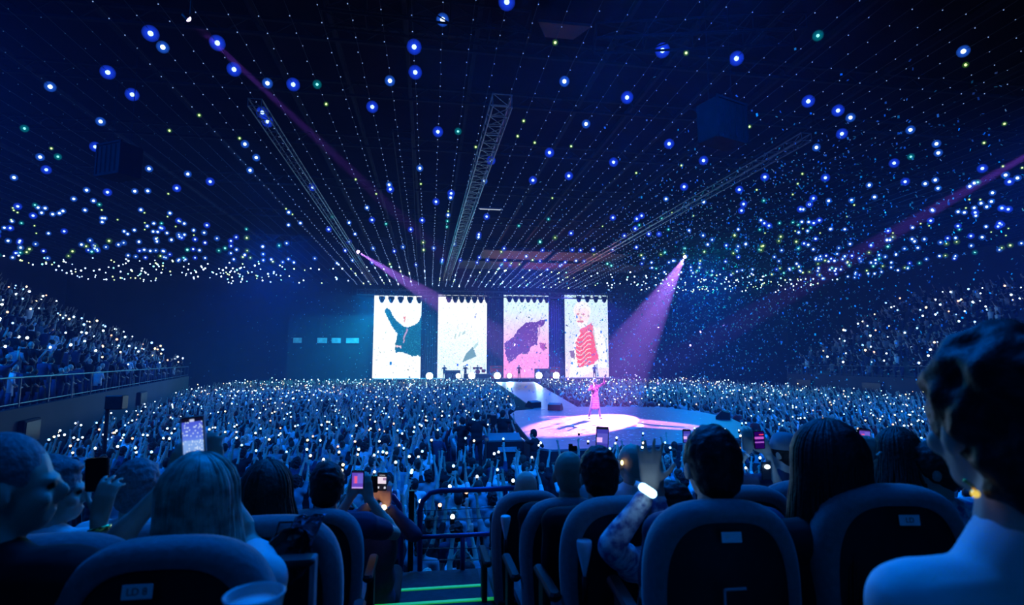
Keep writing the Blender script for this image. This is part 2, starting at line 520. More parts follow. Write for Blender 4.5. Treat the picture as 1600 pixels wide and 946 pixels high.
# ------------------------------------------------------------ ceiling rig
def truss(mb, a, b, wdt, h, r=0.035, step=1.0, lattice=True):
    a, b = Vector(a), Vector(b)
    t = (b - a).normalized()
    q = t.cross(Vector((0, 0, 1))).normalized() * wdt / 2
    u = Vector((0, 0, h / 2))
    L = (b - a).length
    cs = [q + u, q - u, -q - u, -q + u]
    for c in cs:
        mb.tube([a + c, b + c], r, 5)
    n = max(1, int(L / step))
    for i in range(n + 1):
        p = a + t * (L * i / n)
        for k in range(4):
            mb.tube([p + cs[k], p + cs[(k + 1) % 4]], r * 0.6, 4, close=False)
        if lattice and i < n:
            p2 = a + t * (L * (i + 1) / n)
            for k in range(4):
                mb.tube([p + cs[k], p2 + cs[(k + 1) % 4]], r * 0.5, 4, close=False)
    return mb
a = gp(785, 157, 14.2); b = gp(697, 436, 14.2)
tag(truss(MB(), a, b, 0.75, 0.5, 0.035, 0.9).build('lighting_truss', M['steel']), 'long lattice truss running down the ceiling towards the middle screens', 'truss')
a = gp(398, 160, 14.2); b = gp(582, 440, 14.2)
tag(truss(MB(), a, b, 0.5, 0.3, 0.03, 1.2).build('lighting_truss', M['steel']), 'long thin truss slanting towards the screen with the raised arm', 'truss')
a = gp(1260, 214, 14.2); b = gp(880, 432, 14.2)
tag(truss(MB(), a, b, 0.5, 0.35, 0.03, 1.2).build('lighting_truss', M['steel']), 'thin truss slanting through the confetti cloud towards the screens', 'truss')
a = gp(505, 12, 14.6); b = gp(825, 48, 14.6)
tag(truss(MB(), a, b, 0.9, 0.7, 0.04, 1.2).build('cross_truss', M['roof']), 'short cross truss overhead at the top edge of the ceiling', 'truss')
a = gp(930, 60, 14.6); b = gp(1250, 45, 14.6)
tag(truss(MB(), a, b, 0.9, 0.5, 0.04, 1.6).build('cross_truss', M['roof']), 'cross truss overhead next to the violet lit panel', 'truss')
a = gp(560, 455, 13.6); b = gp(985, 455, 13.6)
tag(truss(MB(), (-9.5, 73.0, 13.2), (26.5, 73.0, 13.2), 0.7, 0.7, 0.05, 1.1).build('stage_truss', M['steel']), 'front stage truss spanning above all four screens', 'truss')
a = gp(628, 205, 14.6); b = gp(648, 440, 14.6)
tag(truss(MB(), a, b, 0.85, 0.12, 0.03, 1.1, False).build('cable_tray', M['roof']), 'dark ladder cable tray running down the ceiling beside the middle truss', 'cable tray')
for i, (y, z) in enumerate(((18.5, 15.2), (22.5, 15.2), (28, 15.2), (35, 15.2), (43, 15.2), (52, 15.2))):
    mb = MB()
    for dz in (0.0, 0.55):
        mb.box((4.5, y, z + dz), (96, 0.12, 0.10))
    for k in range(64):
        x = -43 + k * 1.5
        mb.tube([(x, y, z), (x + 0.75, y, z + .55), (x + 1.5, y, z)], 0.03, 4, close=False)
    o = mb.build('roof_beam', M['roof']); o['label'] = 'dark lattice roof beam crossing the ceiling among the hanging lamps'; o['category'] = 'roof beam'; o['group'] = 'roof beams across the ceiling'
# lengthwise roof purlins
for x in (-38, -30, -23, -16, -11, -6, -3.5, -1, 1.5, 6.5, 9, 11.5, 14, 18, 23, 30, 38, 46):
    o = MB().box((x, 44, 15.7), (0.14, 66, 0.22)).build('roof_purlin', M['roof'])
    tag(o, 'thin dark beam running lengthwise under the ceiling', 'roof beam', 'lengthwise beams under the ceiling')
c = gp(850, 408, 15.2)
for i, (x0, x1, y0, y1) in enumerate(((5, 12, 52, 56.5), (12.5, 20, 52, 56.5), (3, 10, 58, 63), (10.5, 18, 58, 63), (18.5, 25, 58, 63))):
    tag(MB().box(((x0 + x1) / 2, (y0 + y1) / 2, 15.0), (x1 - x0, y1 - y0, 0.12), bev=0.03).build('acoustic_panel', M['ceiling_panel']), 'flat ceiling panel glowing red above the screens', 'ceiling panel', 'red lit ceiling panels above the screens')
c = gp(877, 52, 15.2)
tag(MB().prism([(-.9, -0.5), (.9, -0.5), (0.5, 0.3), (-0.5, 0.3)], 0, 0.1).build('ceiling_flap', M['ceiling_panel'], loc=c), 'small violet lit panel under the ceiling behind one bright blue lamp', 'ceiling panel')
lamp('SPOT', 'violet_uplight', (c.x, c.y + 2, c.z - 4), c, 45, (0.5, 0.15, 1), spot_size=math.radians(45), spot_blend=0.5)
c2 = gp(766, 328, 14.3)
tb = thing('ceiling_beacon', 'bright white slim fixture hanging below the middle truss', 'fixture', c2)
MB().box((0, 0, 0.1), (1.6, 0.2, 0.10), bev=0.02).build('case', M['steel'], tb)
MB().box((0, 0, 0.02), (1.4, 0.1, 0.03)).build('tube', glow('fixture_tube', (0.7, 0.8, 1), .7), tb)
# hanging frames of loudspeakers / air units
for i, (px, py, D, wd, h, lab) in enumerate(((188, 254, 19, 1.15, 1.1, 'dim blue metal box unit hanging below the left ceiling'), (1127, 195, 17, 1.3, 1.25, 'large dim metal box unit hanging below the ceiling by the confetti'))):
    p = pt(px, py, D)
    t = thing('hanging_unit', lab, 'ceiling unit', p, -0.5 if i == 0 else 0.35)
    MB().box((0, 0, 0), (wd, 0.8, h), bev=0.03).build('case', M['unit'], t)
    fr = MB()
    for x in (-wd / 2, wd / 2):
        fr.box((x, -0.42, 0), (0.07, 0.05, h + 0.08))
    for z in (-h / 2, h / 2):
        fr.box((0, -0.42, z), (wd + .07, 0.05, 0.07))
    fr.build('frame', M['roof'], t)
    for k in range(4):
        MB().box((-wd * .3 + k * wd * .2, -0.44, 0), (0.03, 0.02, h * .86)).build('rib', M['roof'], t)
    MB().box((0, 0, h / 2 + 0.06), (wd * .35, .3, 0.12)).build('bracket', M['steel'], t)
    for x in (-wd * .4, wd * .4):
        MB().tube([(x, 0, h / 2), (x, 0, 15.9 - p.z)], 0.012, 5).build('hanger', M['roof'], t)

# strings of small bulbs, and the bright hanging lamps
XS = [-43 + 0.92 * i for i in range(105)]
bulb_v, bulb_f = MB().ell((0, 0, 0), 1.0, n=5, m=4).v, MB().ell((0, 0, 0), 1.0, n=5, m=4).f
BV = np.array(bulb_v)
_g = MB().ell((0, 0, 0), 1.0, n=9, m=6); GV, GF = np.array(_g.v), _g.f
def copies(pts, V, Fc, sc):
    pts = np.asarray(pts); V = np.asarray(V)
    n, m = len(pts), len(V)
    sc = np.broadcast_to(np.asarray(sc, dtype=float), (n,))
    vv = (V[None] * sc[:, None, None] + pts[:, None]).reshape(-1, 3)
    ff = []
    for i in range(n):
        o = i * m
        ff.extend([tuple(a + o for a in q) for q in Fc])
    return vv, ff
ZL = 14.55
zone = lambda x, y: 'left' if x < -9 else ('right' if x > 21 else 'middle')
bright = []
for i, x in enumerate(XS):
    zone_x = zone(x, 0)
    mids = abs(x - 6) < 16
    pts = []
    y = 12.0 + rnd.random() * 0.4
    while y < 76:
        p = (x + rnd.uniform(-.03, .03) * (1 if mids else 6), y, ZL + rnd.uniform(-.05, .05))
        dens = 0.085 if mids else 0.09
        if y > 55: dens *= 1.6
        if rnd.random() < dens:
            bright.append((p[0], p[1], p[2], zone_x))
        else:
            pts.append(p)
        y += 0.84 + rnd.uniform(-.02, .02) * (1 if mids else 8)
    pe = proj((x, 76, ZL))[0]
    for lim, wd_ in ((150, 'the high rows of the bank by the speaker pole'), (330, 'the railing of the bank by the speaker pole'), (440, 'the dark wall beside the control room'), (575, 'the control room windows'), (672, 'the raised arm screen'), (774, 'the small triangle screen'),
                     (870, 'the violet shape screen'), (965, 'the red vest screen'), (1090, 'the broad purple beam'), (1230, 'the confetti cloud'), (1400, 'the bank beyond the confetti'), (9999, 'the high rows beyond the confetti')):
        if pe < lim: break
    s = thing('bulb_string', 'bulb string ending above %s' % wd_, 'light string', (0, 0, 0), 0, 'bulb strings over %s' % wd_)
    MB().tube([(x, 12, ZL + 0.03), (x, 76, ZL + 0.03)], 0.008, 4, close=False).build('wire', M['wire'], s)
    v, f = copies(pts, BV, bulb_f, [0.010 + 0.0006 * q[1] if mids else 0.018 for q in pts])
    b = MB().add(v, f).build('bulb', M['bulb'] if mids else M['bulb_dim'], s); b['kind'] = 'stuff'
# extra free-hanging clusters over the side banks
for k in range(900):
    sd = rnd.random() < 0.5
    x = rnd.uniform(-43, -18) if sd else rnd.uniform(24, 54)
    y = rnd.uniform(18, 76) if sd else rnd.uniform(14, 74)
    if not sd and y > 76 - (x - 44) * 2.4 and x > 44: continue
    if (mnoise.noise((x * .16, y * .13, 3)) > -0.12):
        bright.append((x, y, ZL + rnd.uniform(-.5, .25), 'left' if sd else 'right'))
seen = []
for b4 in bright:
    px, py, D = proj(b4[:3])
    if -20 < px < 1620 and -20 < py < 600:
        seen.append((D, px, py, b4))
seen.sort(key=lambda t: t[0])
KINDS_L = ('blue', 'blue', 'blue', 'blue', 'blue', 'white', 'white', 'teal', 'lime', 'lime')
WORDS_L = dict(blue='deep blue', white='whitish blue', teal='turquoise', lime='yellow green')
protoL = {}
for k in ('blue', 'white', 'teal', 'lime'):
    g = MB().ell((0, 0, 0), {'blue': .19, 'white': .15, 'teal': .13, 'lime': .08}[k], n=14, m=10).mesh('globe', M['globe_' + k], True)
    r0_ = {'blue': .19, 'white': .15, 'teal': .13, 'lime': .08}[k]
    g = MB().ell((0, 0, 0), r0_ * 1.3, n=16, m=11).ell((0, 0, 0), r0_ * 1.12, n=16, m=11).ell((0, 0, 0), r0_ * .9, n=14, m=10).ell((0, 0, 0), r0_ * .7, n=14, m=10).ell((0, 0, 0), r0_ * .53, n=14, m=10).mesh('globe', M['globe_' + k], True)  # nested emissive shells imitate the soft bloom round the core
    cr_ = MB().ell((0, 0, 0), {'blue': .08, 'white': .075, 'teal': .05, 'lime': .045}[k], n=10, m=7).mesh('core', M['core_' + k], True)
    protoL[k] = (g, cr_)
rest = {k: [] for k in protoL}
for i, (D, px, py, b4) in enumerate(seen):
    k = rnd.choice(KINDS_L)
    if b4[3] != 'middle' and k == 'blue' and rnd.random() < 0.6: k = 'white'
    if i < 300:
        zz = [w_ for l_, w_ in ((180, 'outside the dim box unit'), (420, 'between the box unit and slanting truss'), (640, 'between slanting truss and cable tray'), (800, 'around the middle truss'), (1060, 'between middle truss and large box unit'), (1300, 'around the large box unit'), (9999, 'over the bank beyond the confetti')) if px < l_][0]
        nr = 'high overhead' if py < 90 else ('mid ceiling' if py < 200 else 'low on the ceiling')
        t = thing('hanging_lamp', '%s haloed lamp %s, %s' % (WORDS_L[k], zz, nr), 'ceiling lamp', b4[:3], 0, '%s lamps %s, %s' % (k, zz, nr))
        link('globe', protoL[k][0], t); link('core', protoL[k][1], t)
    else:
        rest[k].append(b4[:3])
mb = MB(); mats = []
for j, k in enumerate(rest):
    mats.append(M['core_' + k])
    v, f = copies(rest[k], BV, bulb_f, [rnd.uniform(.055, .10) for _ in rest[k]])
    mb.add(v, f, j)
tag(mb.build('distant_lamps', mats), 'mass of far glowing lamps filling the rest of the ceiling', 'ceiling lamps', kind='stuff')
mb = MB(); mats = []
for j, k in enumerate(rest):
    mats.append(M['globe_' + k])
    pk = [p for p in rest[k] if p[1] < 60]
    for rr_ in (.26, .19, .13):  # bloom of the far lamps, again as emissive shells
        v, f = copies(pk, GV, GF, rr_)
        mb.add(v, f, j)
tag(mb.build('distant_lamp_halos', mats, smooth=True), 'emissive halo shells around the far lamps of the ceiling', 'ceiling lamps', kind='stuff')

# ------------------------------------------------------------ main stage and screens
ZS = 1.85
stg = thing('main_stage', 'long black main stage with a pale deck in front of the screens', 'stage', (8, 74, 0))
MB().box((1.3, 1.6, ZS / 2), (32.8, 7.6, ZS - 0.02)).build('skirt', M['drape'], stg)
MB().box((1.3, 1.6, ZS - 0.03), (33, 7.8, 0.08)).build('deck', M['stage'], stg)
def raster(polys_fn, W, H):
    yy, xx = np.mgrid[0:H, 0:W]
    return polys_fn((xx + .5) / W, (yy + .5) / H)
def inpoly(u, v, P):
    c = np.zeros(u.shape, bool)
    n = len(P)
    for i in range(n):
        x1, y1 = P[i]; x2, y2 = P[(i + 1) % n]
        if y1 == y2: continue
        c ^= ((y1 > v) != (y2 > v)) & (u < (x2 - x1) * (v - y1) / (y2 - y1) + x1)
    return c
def wob(u, v, k, s):
    return (np.sin(u * 23 * s + k) * np.cos(v * 31 * s + 2 * k) + np.sin(u * 57 * s + v * 43 * s + k * 3) * .6) * .5
def zmap(x0, x1, y0, y1):
    return lambda L: [((a - x0) / (x1 - x0), (b - y0) / (y1 - y0)) for a, b in L]
def specks(img, frac, cols):
    H, W = img.shape[:2]
    msk = rng.random((H, W)) < frac
    c = np.array(cols)[rng.integers(0, len(cols), (H, W))]
    img[msk] = c[msk]
    return img
def scr1(u, v):
    z = zmap(72, 494, 110, 853)
    img = np.ones(u.shape + (3,)) * (0.97, 1.0, 0.98)
    uu = u + .012 * wob(u, v, 1, 3); vv = v + .008 * wob(u, v, 2, 3)
    body = inpoly(uu, vv, z([(163, 248), (185, 226), (210, 240), (240, 300), (275, 345), (320, 378), (345, 395), (380, 398), (430, 380), (470, 350), (492, 295), (510, 260), (510, 680), (470, 650), (420, 662), (380, 640), (320, 620), (268, 628), (265, 570), (285, 460), (240, 400), (200, 330)]))
    img[body] = (0.0, 0.085, 0.13)
    n = rng.random(u.shape)
    img[body & (n > .8)] = (0.02, .2, .25)
    img[inpoly(uu, vv, z([(330, 300), (357, 303), (350, 330), (346, 362), (338, 330)]))] = (.75, .25, .2)
    img[inpoly(uu, vv, z([(366, 400), (378, 420), (350, 490), (345, 545), (335, 540), (338, 480), (362, 430)]))] = (.5, .3, .4)
    img[inpoly(uu, vv, z([(275, 560), (320, 566), (322, 590), (300, 580), (275, 575)]))] = (.8, .55, .6)
    return img
def scr2(u, v):
    z = zmap(62, 478, 112, 850)
    img = np.ones(u.shape + (3,)) * (0.95, 1.0, 0.99)
    fade = np.clip((v - .45) * 1.6, 0, 1)[..., None]
    img = img * (1 - fade * .45) + np.array((.62, .8, .98)) * fade * .45
    m = (v > .35) & (rng.random(u.shape) < .16 * np.clip(v, 0, 1))
    img[m] = img[m] * (.6, .85, .82)
    img[inpoly(u + .01 * wob(u, v, 1, 4), v, z([(360, 575), (390, 660), (268, 715), (300, 640)]))] = (.16, .32, .36)
    img[inpoly(u + .02 * wob(u, v, 2, 5), v, z([(360, 575), (410, 520), (400, 560), (375, 590)]))] = (.45, .68, .68)
    for L in ([(200, 500), (210, 460), (220, 455), (210, 505)], [(235, 480), (250, 440), (256, 445), (243, 485)], [(265, 460), (295, 425), (290, 460), (270, 470)]):
        img[inpoly(u, v, z(L))] = (.45, .62, .6)
    return img
def scr3(u, v):
    z = zmap(65, 450, 115, 848)
    t = np.clip((v - .15) / .6, 0, 1)[..., None]
    img = np.array((.72, .95, 1.0)) * (1 - t) + np.array((1.0, .32, .72)) * t
    img = img * (1 + .12 * wob(u, v, 1, 1.4)[..., None])
    uu = u + .015 * wob(u, v, 4, 2); vv = v + .01 * wob(u, v, 5, 2)
    img[inpoly(uu, vv, z([(70, 545), (150, 488), (190, 420), (260, 358), (340, 355), (420, 325), (412, 380), (380, 400), (356, 400), (352, 560), (300, 570), (270, 640), (200, 640), (150, 690), (110, 722), (80, 640)]))] = (.12, .045, .30)
    img[inpoly(uu, vv, z([(370, 540), (425, 545), (420, 600), (400, 615), (372, 570)]))] = (.4, .08, .4)
    img[inpoly(uu, vv, z([(365, 380), (378, 380), (372, 470), (360, 500)]))] = (.5, .25, .6)
    return specks(img, .03, [(1, .8, .95), (.3, .1, .4)])
def scr4(u, v):
    z = zmap(98, 478, 122, 820)
    t = np.clip(v, 0, 1)[..., None]
    img = np.array((.66, .93, 1.0)) * (1 - t) + np.array((.9, .72, .95)) * t
    uu = u + .012 * wob(u, v, 4, 2); vv = v + .008 * wob(u, v, 5, 2)
    # pale jacket: body and both sleeves
    img[inpoly(uu, vv, z([(235, 420), (330, 400), (400, 400), (446, 470), (472, 600), (478, 745), (400, 740), (230, 820), (130, 820), (150, 700), (175, 520)]))] = (1.0, .97, .96)
    img[inpoly(uu, vv, z([(340, 400), (350, 400), (372, 560), (398, 690), (388, 690), (352, 560)]))] = (.6, .5, .55)
    img[inpoly(uu, vv, z([(440, 455), (450, 470), (478, 620), (474, 740), (466, 740), (462, 600)]))] = (.5, .68, .75)
    # pale hair, face, shaded features
    img[((uu - .40) / .20) ** 2 + ((vv - .20) / .125) ** 2 < 1] = (1.0, .97, .97)
    img[inpoly(uu, vv, z([(190, 255), (215, 235), (290, 235), (312, 262), (308, 330), (285, 385), (250, 405), (215, 385), (196, 330)]))] = (1.0, .80, .76)
    img[inpoly(uu, vv, z([(205, 345), (298, 345), (285, 390), (250, 412), (215, 390)]))] = (1.0, .93, .90)
    for cx, cyy, rx, ry, c_ in ((.305, .235, .030, .011, (.62, .22, .22)), (.43, .235, .032, .011, (.62, .22, .22)), (.36, .285, .022, .025, (.9, .5, .48)), (.365, .325, .075, .013, (.72, .2, .2)), (.545, .255, .028, .022, (.8, .6, .6))):
        img[((uu - cx) / rx) ** 2 + ((vv - cyy) / ry) ** 2 < 1] = c_
    img[inpoly(uu, vv, z([(222, 420), (262, 400), (330, 362), (346, 385), (342, 425), (290, 455), (240, 460)]))] = (.92, .16, .24)
    vest = inpoly(uu, vv, z([(240, 450), (338, 415), (362, 560), (392, 660), (340, 712), (215, 738), (192, 640), (190, 530), (212, 480)]))
    img[vest] = (.95, .10, .16)
    st = vest & (np.sin(vv * 120 + 5 * np.sin(uu * 14)) > .74) & (u < .60)
    img[st] = (1, .72, .72)
    img[inpoly(uu, vv, z([(135, 600), (178, 595), (182, 665), (150, 655)]))] = (.25, .15, .35)
    img[inpoly(uu, vv, z([(355, 712), (382, 708), (385, 815), (360, 815)]))] = (.45, .5, .65)
    return specks(img, .05, [(.35, .45, .55), (.6, .3, .4), (.2, .5, .5)])
SCR = [(585, 659, 1, scr1, 'tall bright white screen showing a dark figure with one raised arm'), (685, 761, 2, scr2, 'tall white screen with a small grey triangle near its foot'),
       (787, 857, 3, scr3, 'tall screen of pink and cyan with a dark violet shape'), (882, 949, 4, scr4, 'tall screen showing a man in a red quilted vest')]
SY = 76.0
def at_y(px, py, y):
    d = FWD + (px - 800) / F * RIGHT - (py - 473) / F * UP
    return EYE + d * (y / d.y)
def picture_mesh(name, wd, ht, img, material):
    """flat upright sheet, XZ plane, colour stored per corner of a grid"""
    H, W = img.shape[:2]
    xs = np.linspace(-wd / 2, wd / 2, W + 1); zs = np.linspace(ht, 0, H + 1)
    X, Z = np.meshgrid(xs, zs)
    V = np.stack([X, np.zeros_like(X), Z], -1).reshape(-1, 3)
    idx = np.arange((H + 1) * (W + 1)).reshape(H + 1, W + 1)
    Fq = np.stack([idx[1:, :-1], idx[1:, 1:], idx[:-1, 1:], idx[:-1, :-1]], -1).reshape(-1, 4)
    me = bpy.data.meshes.new(name)
    me.from_pydata(V.tolist(), [], Fq.tolist())
    ca = me.color_attributes.new('picture', 'FLOAT_COLOR', 'CORNER')
    c = np.ones((H * W, 4, 4)); c[..., :3] = img.reshape(-1, 1, 3)
    ca.data.foreach_set('color', c.reshape(-1))
    me.materials.append(material)
    me.update()
    return me
for x0, x1, n, fn, lab in SCR:
    A = at_y(x0, 461, SY); B = at_y(x1, 461, SY)
    wd = B.x - A.x
    zb = ZS + 0.012; ht = A.z - zb
    t = thing('led_screen', lab, 'screen', ((A.x + B.x) / 2, SY, zb))
    MB().box((0, 0.22, ht / 2), (wd, 0.36, ht - .02), bev=0.05).build('cabinet', M['black_metal'], t)
    fr = MB()
    for k in range(int(ht / 1.2) + 1):
        fr.box((0, 0.45, k * 1.2 + .1), (wd, 0.08, 0.08))
    fr.build('rear_frame', M['steel'], t)
    link('picture', picture_mesh('picture', wd, ht, raster(fn, 92, 160), M['picture']), t)
    # moving heads hung in front of the top edge
    nl = 5 if n in (1, 4) else 7
    for k in range(nl):
        lx = A.x + wd * (0.2 + 0.76 * k / (nl - 1) if n != 3 else .06 + .8 * k / (nl - 1))
        hd = thing('moving_head', 'small dark drop shaped stage light hanging over the %s screen top' % ('arm', 'triangle', 'violet shape', 'red vest')[n - 1], 'stage light', (lx, 73.0, A.z - 0.80), 0, 'stage lights over screen %d' % n)
        hd.scale = (1.45,) * 3
        MB().lathe([(0.0, -0.42), (0.12, -0.38), (0.2, -0.2), (0.24, 0.02), (0.2, 0.18), (0.0, 0.2)], n=12).build('head', M['black_metal'], hd, True)
        MB().box((-0.25, 0, 0.12), (0.05, 0.12, 0.42)).box((0.25, 0, 0.12), (0.05, 0.12, 0.42)).box((0, 0, 0.34), (0.55, 0.2, 0.08)).build('yoke', M['black_metal'], hd)
        MB().box((0, 0, 0.44), (0.4, 0.3, 0.2), bev=.03).build('base', M['black_metal'], hd)
# drapes between screens
for i, (x0, x1, lab) in enumerate(((659, 685, 'dark drape between the two white screens'), (761, 787, 'violet tinted drape between the triangle and violet shape screens'), (857, 882, 'violet tinted drape beside the red vest screen'))):
    A = at_y(x0 - 2, 461, 77.0); B = at_y(x1 + 2, 461, 77.0)
    N = 40; V = []; Fc = []
    for j in range(N + 1):
        x = A.x + (B.x - A.x) * j / N
        y = 77.0 + .12 * math.sin(j * 1.3)
        V += [(x, y, 0.2), (x, y, 13.0)]
    for j in range(N):
        Fc.append((2 * j, 2 * j + 2, 2 * j + 3, 2 * j + 1))
    tag(MB().add(V, Fc).build('stage_drape', M['grey_drape'] if i else M['drape'], smooth=True), lab, 'drape')
# header above the screens
tag(MB().box((8.3, 77.4, 14.55), (38, 0.5, 2.88), bev=.05).build('stage_header', M['drape']), 'black border cloth above the screens under the ceiling', 'drape')
# blinders along the stage edge
for i, px in enumerate((671, 716, 737, 777, 796, 842, 869)):
    p = at_y(px, 591, 70.6); p.z = ZS + 0.42
    t = thing('stage_blinder', 'dazzling white round light standing on the main stage edge', 'stage light', p, 0, 'row of dazzling lights along the stage edge')
    rot = Matrix.Rotation(PI / 2, 3, 'X')
    MB().lathe([(0.05, -0.28), (0.26, -0.18), (0.36, 0.0), (0.36, 0.04)], n=18, rot=rot).build('housing', M['black_metal'], t, True)
    s_ = 1.0 if i in (0, 2, 3, 5, 6) else .6
    MB().ell((0, -0.03, 0), (0.34 * s_ + .1, .1, .34 * s_ + .1), n=16, m=10).build('lens', M['blinder'], t, True)
    MB().box((-.42, 0, -.12), (.05, .1, .6)).box((.42, 0, -.12), (.05, .1, .6)).box((0, 0, -.40), (.9, .35, .06)).build('yoke', M['black_metal'], t)
    lamp('SPOT', 'blinder_light', (p.x, p.y - 0.35, p.z), (p.x * .6, 0, 4), 2500 * s_, (0.35, 0.7, 1), spot_size=math.radians(120), spot_blend=0.8, shadow_soft_size=.3)
# backline on the main stage
def amp(px, w_, h_, lab, m='black_metal'):
    p = at_y(px, 590, 72.4)
    t = thing('speaker_cabinet', lab, 'amplifier', (p.x, 72.4, ZS + .01))
    MB().box((0, 0, h_ / 2), (w_, .6, h_), bev=.05).build('case', M[m], t)
    for k in (-1, 1):
        MB().lathe([(0, 0), (w_ * .17, -.02), (w_ * .2, .02)], (k * w_ * .24, -.32, h_ * .35), 14, rot=Matrix.Rotation(PI / 2, 3, 'X')).build('cone', M['steel'], t)
    MB().box((0, -.31, h_ * .85), (w_ * .8, .03, h_ * .12)).build('control_panel', M['steel'], t)
amp(775, 1.6, 1.7, 'red amplifier cabinet at the foot of the violet drape', 'red_cloth')
amp(848, 2.2, 1.3, 'low wide amplifier below the violet shape screen')
amp(866, 1.5, 1.5, 'red tinted amplifier between the last two blinders', 'red_cloth')
amp(707, 2.0, 1.1, 'low amplifier under the triangle screen')
dk = thing('drum_kit', 'drum kit on a riser below the triangle screen', 'drum kit', (at_y(746, 590, 73.2).x, 73.2, ZS + .01))
MB().box((0, 0, .3), (3.6, 1.9, .6), bev=.04).build('riser', M['black_metal'], dk)
for x, y, r, h, n_ in ((0, -.3, .3, .5, 'bass_drum'), (-.45, -.1, .18, .3, 'tom'), (.45, -.1, .18, .3, 'tom'), (.8, .1, .24, .42, 'floor_tom')):
    MB().lathe([(0, -h / 2), (r, -h / 2), (r, h / 2), (0, h / 2)], (x, y, .6 + (r if n_ == 'bass_drum' else .75 if n_ == 'tom' else .4)), 16, rot=Matrix.Rotation(PI / 2, 3, 'X') if n_ == 'bass_drum' else None).build(n_, M['red_cloth'], dk)
for x, z in ((-.9, 1.65), (.95, 1.7), (.2, 1.8)):
    c_ = MB().lathe([(0, .02), (.26, 0)], (x, .1, z), 16).build('cymbal', M['gold'], dk)
    MB().tube([(x, .1, .6), (x, .1, z)], .015, 5).build('cymbal_stand', M['steel'], dk)

# ------------------------------------------------------------ round stage and catwalk
ZB = 1.5
cc = gp(975, 661, ZB); CR = 7.0
ctr = gp(985, 668, ZB)
def stage_edge():
    L = [(797, 648), (806, 642), (850, 638), (905, 636), (975, 636), (1040, 637), (1095, 644), (1140, 653), (1172, 668), (1180, 682), (1100, 690), (1010, 697), (925, 701), (862, 703), (838, 700), (815, 672)]
    return [tuple(gp(x, y, ZB)[:2]) for x, y in L]
EDGE = stage_edge()
bs = thing('round_stage', 'broad low satellite stage in the crowd lit violet round the performer', 'stage', (0, 0, 0))
MB().prism(EDGE, 0.02, ZB - 0.06).build('skirt', M['drape'], bs)
MB().prism(EDGE, ZB - 0.06, ZB).build('deck', M['stage'], bs)
# ring-shaped mark on the deck (plain oval band and stroke)
lc = gp(944, 663, ZB + .004); rx = (gp(1003, 663, ZB) - gp(885, 663, ZB)).length / 2; ry = (gp(944, 655.5, ZB) - gp(944, 671.5, ZB)).length / 2
V = []; Fc = []
for k in range(64):
    a_ = 2 * PI * k / 64
    for s_ in (1.0, .83):
        V.append((lc.x + rx * s_ * math.cos(a_), lc.y + ry * s_ * math.sin(a_), ZB + .006))
for k in range(64):
    j = (k + 1) % 64
    Fc.append((2 * k, 2 * j, 2 * j + 1, 2 * k + 1))
mk = MB().add(V, Fc)
def stroke(L, w0, w1):
    V = []; n = len(L)
    for i, (x, y) in enumerate(L):
        wd = w0 + (w1 - w0) * i / (n - 1)
        V += [(lc.x + x * rx, lc.y + y * ry - wd, ZB + .006), (lc.x + x * rx, lc.y + y * ry + wd, ZB + .006)]
    mk.add(V, [(2 * i, 2 * i + 2, 2 * i + 3, 2 * i + 1) for i in range(n - 1)])
stroke([(-.55, .55), (-.2, .35), (.15, -.05), (.5, -.5)], .10, .35)
stroke([(-.3, .7), (.1, .5), (.4, .1), (.62, -.2)], .06, .22)
stroke([(-.75, .1), (-.4, -.1), (-.1, -.4), (.1, -.75)], .05, .2)
mk.build('painted_mark', M['stage_mark'], bs)
W_ = [tuple(gp(x, y, ZB)[:2]) for x, y in ((905, 638), (838, 641))] + [(at_y(775, 598, 70).x, 70.05), (at_y(832, 598, 70).x + .2, 70.05)]
cw = thing('catwalk', 'violet lit catwalk linking the main stage to the round stage', 'catwalk', (0, 0, 0))
MB().prism([W_[0], W_[3], W_[2], W_[1]], 0.02, ZB - 0.05).build('skirt', M['drape'], cw)
MB().prism([W_[0], W_[3], W_[2], W_[1]], ZB - 0.05, ZB + 0.004).build('deck', M['stage'], cw)
# stage wedges
for i, (px, py, rz, lab) in enumerate(((833, 637, .5, 'dark wedge monitor at the crowd side corner of the catwalk'), (868, 641, -.5, 'small dark wedge monitor on the round stage rear edge'), (1130, 655, 1.0, 'pale flat wedge monitor at the far end of the round stage'))):
    p = gp(px, py, ZB)
    t = thing('floor_monitor', lab, 'stage monitor', p, rz)
    pf = [(-.3, 0), (.3, 0), (.3, .12), (.02, .38), (-.3, .3)]
    V = [(-.35, a_, b_) for a_, b_ in pf] + [(.35, a_, b_) for a_, b_ in pf]
    MB().add(V, [(0, 1, 2, 3, 4), (9, 8, 7, 6, 5)] + [(k, 5 + k, 5 + (k + 1) % 5, (k + 1) % 5) for k in range(5)]).build('case', M['black_metal'], t)
    MB().add([(-.3, .29, .14), (.3, .29, .14), (.3, .05, .365), (-.3, .05, .365)], [(0, 1, 2, 3)]).build('grille', M['steel'], t).location = (0, .012, .012)
